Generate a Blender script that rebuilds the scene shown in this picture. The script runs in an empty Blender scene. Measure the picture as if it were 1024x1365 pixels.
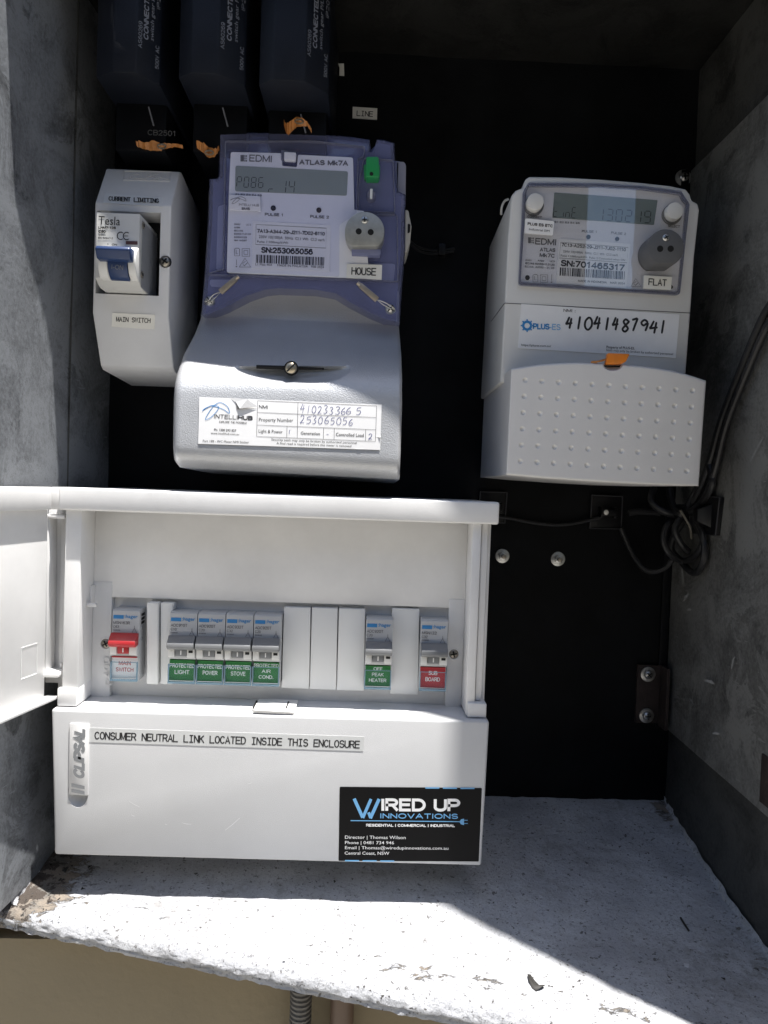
import bpy, bmesh, math, random
from mathutils import Vector, Matrix, noise
random.seed(7)
SC = bpy.context.scene
COL = SC.collection
R = math.radians

# ------------------------------------------------------------------ camera
# world: back board of the meter box is the plane y = 0, x right, z up, metres
F, CX, CY, CAMD = 1000.0, 512.0, 682.5, 0.56
Yc = Vector(((490 - CX) / F, -(650 - CY) / F, -1)).normalized()
Xc = Vector((1, -0.035, 0)); Xc = (Xc - Xc.dot(Yc) * Yc).normalized()
Zc = Xc.cross(Yc)
MC = Matrix((Xc, Yc, Zc))                       # camera -> world rotation
cam = bpy.data.cameras.new('camera'); camo = bpy.data.objects.new('camera', cam)
COL.objects.link(camo)
camo.matrix_world = Matrix.Translation((0, -CAMD, 0)) @ MC.to_4x4()
cam.sensor_fit = 'HORIZONTAL'; cam.sensor_width = 36; cam.lens = 36 * F / 1024
cam.clip_start = 0.005; cam.clip_end = 200
SC.camera = camo

# ------------------------------------------------------------------ light
SUN = Vector((1.10, -0.87, 6.9)).normalized()     # towards the sun
w = bpy.data.worlds.new('World'); SC.world = w; w.use_nodes = True
nt = w.node_tree
sky = nt.nodes.new('ShaderNodeTexSky'); sky.sky_type = 'NISHITA'; sky.sun_disc = False
sky.sun_elevation = math.asin(SUN.z); sky.sun_rotation = math.atan2(SUN.x, SUN.y)
bg = nt.nodes['Background']; bg.inputs[1].default_value = 0.06
nt.links.new(sky.outputs[0], bg.inputs[0])
sl = bpy.data.lights.new('sun', 'SUN'); sl.energy = 3.7; sl.angle = R(0.5); sl.color = (1, 0.97, 0.93)
so = bpy.data.objects.new('sun', sl); COL.objects.link(so)
so.rotation_euler = SUN.to_track_quat('Z', 'Y').to_euler()
SC.view_settings.view_transform = 'Standard'; SC.view_settings.look = 'None'
SC.view_settings.exposure = 1.58; SC.view_settings.gamma = 1

# ------------------------------------------------------------------ geometry helpers
def px(x, y, d):
    v = MC @ Vector(((x - CX) / F, -(y - CY) / F, -1)); v *= (CAMD - d) / v.y
    return Vector((v.x, -d, v.z))
def zf(ox, oy, s):                               # measuring frame of an enlarged view
    return lambda x, y: (ox + x * s, oy + y * s)

class MB:
    """collects faces of one mesh"""
    def __init__(s): s.v = []; s.f = []
    def add(s, vs, fs):
        b = len(s.v); s.v += [Vector(a) for a in vs]; s.f += [[b + i for i in f] for f in fs]; return s
    def box(s, x0, x1, d0, d1, z0, z1):
        vs = [(x, -d, z) for d in (d0, d1) for z in (z0, z1) for x in (x0, x1)]
        return s.add(vs, [(0, 2, 3, 1), (4, 5, 7, 6), (0, 1, 5, 4), (2, 6, 7, 3), (0, 4, 6, 2), (1, 3, 7, 5)])
    def prism(s, back, front):                   # two matching rings
        n = len(back)
        return s.add(list(back) + list(front), [list(range(n))[::-1], list(range(n, 2 * n))] +
                     [(i, (i + 1) % n, n + (i + 1) % n, n + i) for i in range(n)])
    def ring(s, pts, d0, d1, sc0=1.0):           # px outline measured at depth d1, straight back to d0
        fr = [px(p[0], p[1], d1) for p in pts]
        c = sum(fr, Vector()) / len(fr)
        bk = [Vector((c.x + (p.x - c.x) * sc0, -d0, c.z + (p.z - c.z) * sc0)) for p in fr]
        return s.prism(bk, fr)
    def frame(s, outer, inner, d0, d1):          # a ring-shaped prism, px outlines with equal counts
        n = len(outer)
        a = [px(p[0], p[1], d1) for p in outer]; b = [px(p[0], p[1], d1) for p in inner]
        a0 = [Vector((p.x, -d0, p.z)) for p in a]; b0 = [Vector((p.x, -d0, p.z)) for p in b]
        fs = []
        for i in range(n):
            j = (i + 1) % n
            fs += [(i, j, n + j, n + i), (2 * n + i, 3 * n + i, 3 * n + j, 2 * n + j), (i, 2 * n + i, 2 * n + j, j), (n + i, n + j, 3 * n + j, 3 * n + i)]
        return s.add(a + b + a0 + b0, fs)
    def tube(s, pts, r, n=8, close=False):
        pts = [Vector(p) for p in pts]; m = len(pts); rr = r if isinstance(r, (list, tuple)) else [r] * m
        up = None; rings = []
        for i, p in enumerate(pts):
            if close: t = pts[(i + 1) % m] - pts[i - 1]
            else: t = pts[min(i + 1, m - 1)] - pts[max(i - 1, 0)]
            t.normalize()
            if up is None:
                up = t.orthogonal().normalized()
            up = (up - up.dot(t) * t).normalized(); q = t.cross(up)
            rings.append([p + (up * math.cos(a) + q * math.sin(a)) * rr[i] for a in [2 * math.pi * k / n for k in range(n)]])
        vs = [v for g in rings for v in g]; fs = []
        for i in range(m if close else m - 1):
            a, b = i * n, ((i + 1) % m) * n
            fs += [(a + k, a + (k + 1) % n, b + (k + 1) % n, b + k) for k in range(n)]
        if not close: fs += [list(range(n))[::-1], [(m - 1) * n + k for k in range(n)]]
        return s.add(vs, fs)
    def cyl(s, c, ax, r, h, n=20, r2=None):
        c = Vector(c); ax = Vector(ax).normalized()
        return s.tube([c, c + ax * h], [r, r if r2 is None else r2], n)
    def dome(s, c, r, h, n=18, k=5):             # cap bulging towards -y
        c = Vector(c); vs = []; fs = []
        for j in range(k):
            a = math.pi / 2 * j / k
            vs += [c + Vector((r * math.cos(a) * math.cos(t), -h * math.sin(a), r * math.cos(a) * math.sin(t))) for t in [2 * math.pi * i / n for i in range(n)]]
        vs.append(c + Vector((0, -h, 0)))
        for j in range(k - 1): fs += [(j * n + i, j * n + (i + 1) % n, (j + 1) * n + (i + 1) % n, (j + 1) * n + i) for i in range(n)]
        fs += [((k - 1) * n + i, (k - 1) * n + (i + 1) % n, k * n) for i in range(n)]
        return s.add(vs, fs)
    def grid(s, nu, nv, fn, wrap=False):
        vs = [fn(i / nu, j / nv) for j in range(nv + 1) for i in range(nu + 1)]
        return s.add(vs, [(j * (nu + 1) + i, j * (nu + 1) + i + 1, (j + 1) * (nu + 1) + i + 1, (j + 1) * (nu + 1) + i) for j in range(nv) for i in range(nu)])
    def quadpx(s, pts, d):
        return s.add([px(a, b, d) for a, b in pts], [list(range(len(pts)))])
    def ribbon(s, line, wd, d):                  # a flat pen stroke, px
        n = len(line); L = []; Rr = []
        for i, (x, y) in enumerate(line):
            a = line[max(i - 1, 0)]; b = line[min(i + 1, n - 1)]
            tx, ty = b[0] - a[0], b[1] - a[1]; l = math.hypot(tx, ty) or 1
            k = wd / 2 * (0.7 if i in (0, n - 1) else 1)
            L.append(px(x - ty / l * k, y + tx / l * k, d + 2e-6 * i)); Rr.append(px(x + ty / l * k, y - tx / l * k, d + 2e-6 * i))
        return s.add(L + Rr, [(i, i + 1, n + i + 1, n + i) for i in range(n - 1)])

def smooth_line(pts, k=4, close=False):
    """Catmull-Rom through points of any dimension"""
    P = [tuple(p) for p in pts]; n = len(P); out = []
    rng = range(n) if close else range(n - 1)
    for i in rng:
        g = lambda j: P[j % n] if close else P[max(0, min(n - 1, j))]
        a, b, c, d = g(i - 1), g(i), g(i + 1), g(i + 2)
        for q in range(k):
            t = q / k
            out.append(tuple(0.5 * (2 * b[m] + (c[m] - a[m]) * t + (2 * a[m] - 5 * b[m] + 4 * c[m] - d[m]) * t * t + (3 * b[m] - a[m] - 3 * c[m] + d[m]) * t ** 3) for m in range(len(b))))
    if not close: out.append(P[-1])
    return out

def rp(pts, r, k=4):
    """rounded polygon, px"""
    n = len(pts); out = []
    for i in range(n):
        p = Vector(pts[i]); rad = r[i] if isinstance(r, (list, tuple)) else r
        a = (Vector(pts[i - 1]) - p); b = (Vector(pts[(i + 1) % n]) - p)
        if rad <= 0: out.append(tuple(p)); continue
        q = min(rad, a.length * .48, b.length * .48)
        A = p + a.normalized() * q; B = p + b.normalized() * q
        for j in range(k + 1):
            t = j / k; out.append(tuple(A * (1 - t) ** 2 + p * 2 * t * (1 - t) + B * t * t))
    return out
def shrink(pts, k):
    c = sum((Vector(p) for p in pts), Vector((0, 0))) / len(pts); out = []
    n = len(pts)
    for i in range(n):
        a = Vector(pts[i - 1]); b = Vector(pts[i]); e = Vector(pts[(i + 1) % n])
        t = (e - a).normalized(); nn = Vector((-t.y, t.x))
        if nn.dot(c - b) < 0: nn = -nn
        out.append(tuple(b + nn * k))
    return out

def link(name, me, m, parent, root_loc):
    o = bpy.data.objects.new(name, me); COL.objects.link(o)
    if parent: o.parent = parent
    else: o.location = root_loc
    if m and not me.materials: me.materials.append(m)
    return o
SHARE = {}
def rootloc(p):
    while p.parent: p = p.parent
    return Vector(p.location)
def build(name, mb, m, parent=None, bev=0, seg=2, smooth=True, angle=35, origin=None, local=False, label=None, key=None, weld=False):
    """one mesh object; coordinates of mb are world ones unless local"""
    loc = rootloc(parent) if parent else Vector(origin or (0, 0, 0))
    if key and key in SHARE: me = SHARE[key]
    else:
        me = bpy.data.meshes.new(name)
        me.from_pydata([tuple(v if local else v - loc) for v in mb.v], [], mb.f)
        bm = bmesh.new(); bm.from_mesh(me)
        if weld: bmesh.ops.remove_doubles(bm, verts=bm.verts, dist=1e-6)
        if bev:
            bmesh.ops.recalc_face_normals(bm, faces=bm.faces)
            ed = [e for e in bm.edges if len(e.link_faces) == 2 and e.calc_face_angle(0) > R(28)]
            bmesh.ops.bevel(bm, geom=ed, offset=bev, segments=seg, profile=.5, affect='EDGES', clamp_overlap=True)
        bmesh.ops.recalc_face_normals(bm, faces=bm.faces)
        bm.to_mesh(me); bm.free()
        if smooth:
            for p in me.polygons: p.use_smooth = True
            me.set_sharp_from_angle(angle=R(angle))
        if key: SHARE[key] = me
    o = link(name, me, m, parent, loc)
    if label: o['label'] = label
    return o
def thing(name, label, cat, loc, group=None):
    o = bpy.data.objects.new(name, None); COL.objects.link(o); o.empty_display_size = .01
    o.location = loc; o['label'] = label; o['category'] = cat
    if group: o['group'] = group
    return o
def tag(o, label=None, cat=None, group=None, kind=None):
    for k, v in (('label', label), ('category', cat), ('group', group), ('kind', kind)):
        if v: o[k] = v
    return o

# ------------------------------------------------------------------ lettering
GL = {}
def glyphs(s, bold=0, res=2):
    k = (s, bold)
    if k in GL: return GL[k]
    c = bpy.data.curves.new('t', 'FONT'); c.body = s; c.offset = bold; c.resolution_u = res; c.fill_mode = 'BOTH'
    o = bpy.data.objects.new('t', c); me = bpy.data.meshes.new_from_object(o)
    vs = [(v.co.x, v.co.y) for v in me.vertices]; fs = [list(p.vertices) for p in me.polygons]
    bpy.data.objects.remove(o); bpy.data.meshes.remove(me); bpy.data.curves.remove(c)
    GL[k] = (vs, fs); return GL[k]
CAPH = max(v[1] for v in glyphs('H')[0])
def put(mb, s, O, U, V, bold=0, mono=False, shear=0, thick=None):
    """O baseline start, U whole run, V cap height vector (world)"""
    runs = []
    if mono:
        n = len(s)
        for i, ch in enumerate(s):
            if ch != ' ': runs.append((ch, i / n + .08 / n, .84 / n if ch not in "I|1.:'" else None, i / n, 1 / n))
    else: runs.append((s, 0, 1, 0, 1))
    for ch, a, wd, a0, w0 in runs:
        vs, fs = glyphs(ch, bold)
        if not vs: continue
        x0 = min(v[0] for v in vs); x1 = max(v[0] for v in vs)
        if wd is None:
            wd = w0 * .35; a = a0 + w0 * .32
        pts = [O + U * (a + (x - x0) / (x1 - x0) * wd) + V * (y / CAPH) + U.normalized() * (shear * y / CAPH * V.length) for x, y in vs]
        if thick:
            nrm = U.cross(V).normalized() * thick; n = len(pts)
            ec = {}
            for f in fs:
                for i in range(len(f)):
                    e = (f[i], f[(i + 1) % len(f)]); ec[tuple(sorted(e))] = ec.get(tuple(sorted(e)), 0) + 1
            side = []
            for f in fs:
                for i in range(len(f)):
                    e = (f[i], f[(i + 1) % len(f)])
                    if ec[tuple(sorted(e))] == 1: side.append((e[0], e[1], e[1] + n, e[0] + n))
            mb.add(pts + [p + nrm for p in pts], [[i + n for i in f] for f in fs] + side)
        else: mb.add(pts, fs)
def arc(cx, cy, rx, ry, a0, a1, n=8):
    return [(cx + rx * math.cos(R(a0 + (a1 - a0) * i / n)), cy + ry * math.sin(R(a0 + (a1 - a0) * i / n))) for i in range(n + 1)]
SF = {
 'A': (.68, [[(0, 0), (.34, 1), (.68, 0)], [(.12, .34), (.56, .34)]]), 'B': (.60, [[(.36, 1), (0, 1), (0, 0), (.38, 0)] , [(0, .53), (.36, .53)], [(.36, 1)] + arc(.36, .765, .21, .235, 90, -90)[1:], [(.38, .53)] + arc(.38, .265, .22, .265, 90, -90)[1:]]),
 'C': (.68, [arc(.35, .5, .35, .5, 42, 318, 18)]), 'D': (.64, [[(.28, 1), (0, 1), (0, 0), (.28, 0)], arc(.28, .5, .36, .5, 90, -90, 14)]), 'E': (.55, [[(.55, 1), (0, 1), (0, 0), (.55, 0)], [(0, .52), (.5, .52)]]),
 'F': (.52, [[(.52, 1), (0, 1), (0, 0)], [(0, .5), (.46, .5)]]), 'G': (.70, [arc(.35, .5, .35, .5, 42, 340, 18) + [(.69, .45), (.40, .45)]]), 'H': (.60, [[(0, 0), (0, 1)], [(.6, 0), (.6, 1)], [(0, .52), (.6, .52)]]),
 'I': (.06, [[(.03, 0), (.03, 1)]]), 'J': (.46, [[(.46, 1), (.46, .28)] + arc(.23, .26, .23, .26, 0, -170, 8)[1:]]), 'K': (.62, [[(0, 0), (0, 1)], [(.58, 1), (0, .40)], [(.2, .58), (.62, 0)]]), 'L': (.50, [[(0, 1), (0, 0), (.5, 0)]]),
 'M': (.74, [[(0, 0), (0, 1)], [(0, 1), (.37, .08), (.74, 1)], [(.74, 1), (.74, 0)]]), 'N': (.60, [[(0, 0), (0, 1)], [(0, 1), (.6, 0)], [(.6, 0), (.6, 1)]]), 'O': (.74, [arc(.37, .5, .37, .5, 90, 450, 22)]),
 'P': (.58, [[(0, 0), (0, 1), (.34, 1)] + arc(.34, .73, .24, .27, 90, -90, 8)[1:] + [(0, .46)]]), 'Q': (.74, [arc(.37, .5, .37, .5, 90, 450, 22), [(.46, .24), (.74, -.04)]]), 'R': (.60, [[(0, 0), (0, 1), (.36, 1)] + arc(.36, .74, .22, .26, 90, -90, 8)[1:] + [(0, .48)], [(.34, .48), (.60, 0)]]),
 'S': (.58, [arc(.29, .75, .27, .25, 25, 250, 10) + arc(.29, .26, .29, .26, 75, -155, 12)]), 'T': (.60, [[(0, 1), (.6, 1)], [(.3, 1), (.3, 0)]]), 'U': (.60, [[(0, 1), (0, .30)] + arc(.3, .30, .3, .30, 180, 360, 10)[1:] + [(.6, 1)]]),
 'V': (.64, [[(0, 1), (.32, 0), (.64, 1)]]), 'W': (.90, [[(0, 1), (.23, 0), (.45, .95), (.67, 0), (.90, 1)]]), 'X': (.62, [[(0, 0), (.62, 1)], [(0, 1), (.62, 0)]]), 'Y': (.62, [[(0, 1), (.31, .45), (.62, 1)], [(.31, .45), (.31, 0)]]), 'Z': (.58, [[(.02, 1), (.56, 1), (0, 0), (.58, 0)]]),
 '0': (.54, [arc(.27, .5, .27, .5, 90, 450, 18)]), '1': (.42, [[(.06, .78), (.26, 1), (.26, 0)]]), '2': (.54, [arc(.27, .72, .26, .28, 165, -30, 9) + [(0, 0), (.54, 0)]]), '3': (.54, [arc(.26, .755, .24, .245, 150, -90, 9), arc(.26, .26, .27, .26, 90, -155, 10)]),
 '4': (.58, [[(.42, 0), (.42, 1), (0, .28), (.58, .28)]]), '5': (.54, [[(.50, 1), (.10, 1), (.05, .53)] + arc(.26, .33, .27, .33, 130, -150, 10)]), '6': (.54, [arc(.28, .5, .27, .5, 50, 180, 7) + arc(.27, .32, .27, .32, 180, 540, 14)[1:]]), '7': (.54, [[(0, 1), (.54, 1), (.18, 0)]]),
 '8': (.54, [arc(.27, .76, .23, .24, -90, 270, 14), arc(.27, .26, .27, .26, 90, 450, 14)]), '9': (.54, [arc(.26, .5, .27, .5, 230, 360, 7) + arc(.27, .68, .27, .32, 0, 360, 14)[1:]]),
 '-': (.28, [[(0, .38), (.28, .38)]]), '.': (.07, [[(0, .05), (.10, .05)]]), ':': (.08, [[(0, .08), (.10, .08)], [(0, .62), (.10, .62)]]), '/': (.3, [[(0, -.05), (.3, 1.05)]]), '|': (.06, [[(.03, -.15), (.03, 1.05)]]), '(': (.2, [arc(.22, .45, .2, .6, 115, 245, 8)]), ')': (.2, [arc(-.02, .45, .2, .6, 65, -65, 8)]), ',': (.08, [[(.06, .08), (0, -.14)]]), ' ': (.24, []),
 'k': (.48, [[(0, 0), (0, 1)], [(.44, .68), (0, .26)], [(.18, .42), (.48, 0)]]), '_': (.5, [])}
def stroke_ok(s): return all(c in SF for c in s)
def put_stroke(mb, s, O, U, V, wt=.12, mono=False, shear=0, gap=.20, thick=None):
    h = V.length; ul = U.length; u = U.normalized(); v = V.normalized(); nrm = U.cross(V).normalized(); n = len(s)
    if mono: place = [(i / n * ul, (.78 / n) * ul, ch) for i, ch in enumerate(s)]
    else:
        tot = sum(SF[c][0] + gap for c in s) - gap; k = ul / tot; x = 0; place = []
        for ch in s: place.append((x * k, SF[ch][0] * k, ch)); x += SF[ch][0] + gap
    w_ = wt * h / 2; q = 0
    for x0, wid, ch in place:
        gw, strokes = SF[ch]
        if ch in 'I|.:1' and mono: 
            x0 += wid * (.30 if ch == '1' else .46); wid = wid * .35 if ch == '1' else gw * h * .8
            if ch == 'I': strokes = strokes + [[(-.20, 0), (.26, 0)], [(-.20, 1), (.26, 1)]]
        for st in strokes:
            if len(st) < 2: continue
            P = [Vector((x0 + a / gw * wid if gw else x0, (w_ + b * (h - 2 * w_)))) for a, b in st]
            m = len(P); Lf = []; Rt = []
            for i in range(m):
                if i == 0: t = (P[1] - P[0]).normalized(); nn = Vector((-t.y, t.x)); sc = 1; e = -t * (w_ * .6)
                elif i == m - 1: t = (P[-1] - P[-2]).normalized(); nn = Vector((-t.y, t.x)); sc = 1; e = t * (w_ * .6)
                else:
                    a = (P[i] - P[i - 1]).normalized(); b = (P[i + 1] - P[i]).normalized(); t = (a + b)
                    if t.length < 1e-4: t = a
                    t.normalize(); nn = Vector((-t.y, t.x)); sc = min(1.9, 1 / max(.3, nn.dot(Vector((-a.y, a.x))))); e = Vector((0, 0))
                if m > 12 and (P[0] - P[-1]).length < 1e-6: e = Vector((0, 0))
                Lf.append(P[i] + e + nn * w_ * sc); Rt.append(P[i] + e - nn * w_ * sc)
            f = lambda p, z=0: O + u * (p.x + shear * p.y) + v * p.y + nrm * (q * 4e-6 + z)
            A = [f(p) for p in Lf] + [f(p) for p in Rt]; fs = [(i, m + i, m + i + 1, i + 1) for i in range(m - 1)]
            if thick:
                B = [f(p, thick) for p in Lf] + [f(p, thick) for p in Rt]; N = 2 * m
                sd = [(i, i + 1, N + i + 1, N + i) for i in range(m - 1)] + [(m + i + 1, m + i, N + m + i, N + m + i + 1) for i in range(m - 1)] + [(0, N, N + m, m), (m - 1, 2 * m - 1, N + 2 * m - 1, N + m - 1)]
                mb.add(A + B, [tuple(a + N for a in g) for g in fs] + sd)
            else: mb.add(A, fs)
            q = (q + 1) % 6
_put_font = put
def put(mb, s, O, U, V, bold=0, mono=False, shear=0, thick=None, wt=None):
    if stroke_ok(s): put_stroke(mb, s, O, U, V, wt if wt is not None else (.14 if mono else .14 + bold * 4.0), mono, shear, thick=thick)
    else: _put_font(mb, s, O, U, V, bold * (0 if 'M' in s or 'm' in s else .5), mono, shear, thick)
def text(mb, s, p0, p1, cap, d, **k):
    O = px(p0[0], p0[1], d); E_ = px(p1[0], p1[1], d)
    dx, dy = p1[0] - p0[0], p1[1] - p0[1]; l = math.hypot(dx, dy)
    V = px(p0[0] + dy / l * cap, p0[1] - dx / l * cap, d) - O
    put(mb, s, O, E_ - O, V, **k)
SEG = {'0': 'abcdef', '1': 'bc', '2': 'abged', '3': 'abgcd', '4': 'fgbc', '5': 'afgcd', '6': 'afgcde', '7': 'abc', '8': 'abcdefg', '9': 'abcfgd', 'P': 'abefg', 'r': 'eg', 't': 'defg', 'I': 'bc', 'n': 'ecg', 'M': 'abcef', 'E': 'adefg', 'i': 'c', '-': 'g'}
def seg7(mb, s, p0, p1, h, d, wd=1.0, only=None):
    n = len(s); dx, dy = (p1[0] - p0[0]) / n, (p1[1] - p0[1]) / n
    for i, ch in enumerate(s):
        if ch not in SEG: continue
        bx, by = p0[0] + dx * i, p0[1] + dy * i; cw = dx * .62
        q = lambda u, v: (bx + u * cw + v * h * .09, by + dy * u * .6 - v * h)
        L = {'a': ((.12, 1), (.88, 1)), 'g': ((.12, .5), (.88, .5)), 'd': ((.12, 0), (.88, 0)), 'f': ((0, .55), (0, .95)), 'b': ((1, .55), (1, .95)), 'e': ((0, .05), (0, .45)), 'c': ((1, .05), (1, .45))}
        for g in SEG[ch]:
            a, b = L[g]; mb.ribbon([q(*a), q(*b)], wd, d)
PEN = {'0': [[(.5, 1), (.1, .7), (.1, .25), (.5, 0), (.9, .3), (.85, .75), (.5, 1)]], '1': [[(.55, 1), (.5, .5), (.45, 0)]],
 '2': [[(.1, .75), (.4, 1), (.8, .8), (.6, .4), (.1, 0), (.5, .05), (.95, 0)]], '3': [[(.1, .9), (.5, 1), (.85, .8), (.45, .52), (.9, .3), (.5, 0), (.1, .1)]],
 '4': [[(.45, 1), (.2, .55), (.05, .38), (.5, .42), (.95, .45)], [(.75, .9), (.68, .4), (.6, -.05)]], '5': [[(.9, 1), (.3, .97), (.2, .6), (.7, .6), (.85, .3), (.5, 0), (.1, .05)]],
 '6': [[(.8, 1), (.35, .75), (.1, .3), (.4, 0), (.85, .15), (.75, .45), (.2, .35)]], '7': [[(.1, .9), (.5, .97), (.9, 1), (.65, .5), (.4, 0)]],
 '8': [[(.8, .85), (.45, 1), (.2, .8), (.5, .52), (.85, .25), (.5, 0), (.15, .2), (.5, .52), (.85, .78), (.8, .87)]], '9': [[(.85, .8), (.45, 1), (.1, .75), (.4, .5), (.85, .75), (.8, .4), (.65, 0)]],
 '-': [[(.2, .4), (.8, .42)]], '(': [[(.6, .9), (.4, .6), (.35, .3), (.5, 0)]]}
def pen(mb, s, p0, p1, h, d, wd, adv=.72, jit=.06):
    n = len(s); rnd = random.Random(hash_s(s))
    for i, ch in enumerate(s):
        if ch not in PEN: continue
        bx = p0[0] + (p1[0] - p0[0]) * i / n; by = p0[1] + (p1[1] - p0[1]) * i / n + rnd.uniform(-jit, jit) * h
        cw = (p1[0] - p0[0]) / n * adv * (.8 + .3 * rnd.random()); hh = h * rnd.uniform(.88, 1.1)
        for st in PEN[ch]:
            L = smooth_line([(bx + u * cw + v * hh * .1, by - v * hh) for u, v in st], 3)
            mb.ribbon(L, wd, d + 1e-5 * (1 + PEN[ch].index(st)))
def hash_s(s): return sum(ord(c) * (i + 3) for i, c in enumerate(s))
def barcode(mb, x0, y0, x1, y1, h, d, seed, up=(0, -1), n=46):
    rnd = random.Random(seed); x = 0; L = x1 - x0; sl = (y1 - y0) / L; out = []
    while x < L - 1:
        wb = rnd.choice([.8, .8, 1.3, 1.9]); a = x0 + x; b = min(x1, a + wb)
        mb.quadpx([(a, y0 + sl * (a - x0)), (b, y0 + sl * (b - x0)), (b + sl * h, y0 + sl * (b - x0) - h), (a + sl * h, y0 + sl * (a - x0) - h)], d)
        x += wb + rnd.choice([.7, .7, 1.2, 1.6])

# ------------------------------------------------------------------ materials
def mat(name, col, rough=.5, metal=0, bump=0, bscale=800, var=0, vscale=20, spec=.5, coat=0):
    m = bpy.data.materials.new(name); m.use_nodes = True; n = m.node_tree.nodes; l = m.node_tree.links
    b = n['Principled BSDF']; b.inputs['Base Color'].default_value = (*col, 1); b.inputs['Roughness'].default_value = rough
    b.inputs['Metallic'].default_value = metal; b.inputs['Specular IOR Level'].default_value = spec; b.inputs['Coat Weight'].default_value = coat
    tc = n.new('ShaderNodeTexCoord')
    if bump:
        t = n.new('ShaderNodeTexNoise'); t.inputs['Scale'].default_value = bscale; t.inputs['Detail'].default_value = 3
        l.new(tc.outputs['Object'], t.inputs['Vector']); u = n.new('ShaderNodeBump'); u.inputs['Strength'].default_value = bump
        u.inputs['Distance'].default_value = .0004; l.new(t.outputs[0], u.inputs['Height']); l.new(u.outputs[0], b.inputs['Normal'])
    if var:
        t = n.new('ShaderNodeTexNoise'); t.inputs['Scale'].default_value = vscale; t.inputs['Detail'].default_value = 8; t.inputs['Roughness'].default_value = .65
        l.new(tc.outputs['Object'], t.inputs['Vector']); r = n.new('ShaderNodeMapRange'); r.inputs[1].default_value = .3; r.inputs[2].default_value = .7
        r.inputs[3].default_value = 1 - var; r.inputs[4].default_value = 1 + var * .4; l.new(t.outputs[0], r.inputs[0])
        x = n.new('ShaderNodeMix'); x.data_type = 'RGBA'; x.blend_type = 'MULTIPLY'; x.inputs[0].default_value = 1
        x.inputs[6].default_value = (*col, 1); l.new(r.outputs[0], x.inputs[7]); l.new(x.outputs[2], b.inputs['Base Color'])
        r2 = n.new('ShaderNodeMapRange'); r2.inputs[3].default_value = rough * .8; r2.inputs[4].default_value = min(1, rough * 1.25); l.new(t.outputs[0], r2.inputs[0]); l.new(r2.outputs[0], b.inputs['Roughness'])
    return m
def clear(name, tint, body=None, k=.3, rough=.08, ior=1.3, fm_=.45):
    """thin clear or tinted plastic"""
    m = bpy.data.materials.new(name); m.use_nodes = True; n = m.node_tree.nodes; l = m.node_tree.links
    b = n['Principled BSDF']; b.inputs['Base Color'].default_value = (*(body or tint), 1); b.inputs['Roughness'].default_value = rough
    t = n.new('ShaderNodeBsdfTransparent'); t.inputs[0].default_value = (*tint, 1)
    x = n.new('ShaderNodeMixShader'); x.inputs[0].default_value = k; l.new(t.outputs[0], x.inputs[1]); l.new(b.outputs[0], x.inputs[2])
    g = n.new('ShaderNodeBsdfGlossy'); g.inputs['Roughness'].default_value = rough; f0 = ((ior - 1) / (ior + 1)) ** 2; lw = n.new('ShaderNodeLayerWeight'); lw.inputs[0].default_value = .5; pw = n.new('ShaderNodeMath'); pw.operation = 'POWER'; pw.inputs[1].default_value = 5; l.new(lw.outputs['Facing'], pw.inputs[0]); fr = n.new('ShaderNodeMath'); fr.operation = 'MULTIPLY_ADD'; fr.inputs[1].default_value = 1 - f0; fr.inputs[2].default_value = f0; l.new(pw.outputs[0], fr.inputs[0])
    y = n.new('ShaderNodeMixShader'); fm = n.new('ShaderNodeMath'); fm.operation = 'MULTIPLY'; fm.inputs[1].default_value = fm_; l.new(fr.outputs[0], fm.inputs[0]); l.new(fm.outputs[0], y.inputs[0]); l.new(x.outputs[0], y.inputs[1]); l.new(g.outputs[0], y.inputs[2])
    l.new(y.outputs[0], n['Material Output'].inputs[0]); return m
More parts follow.
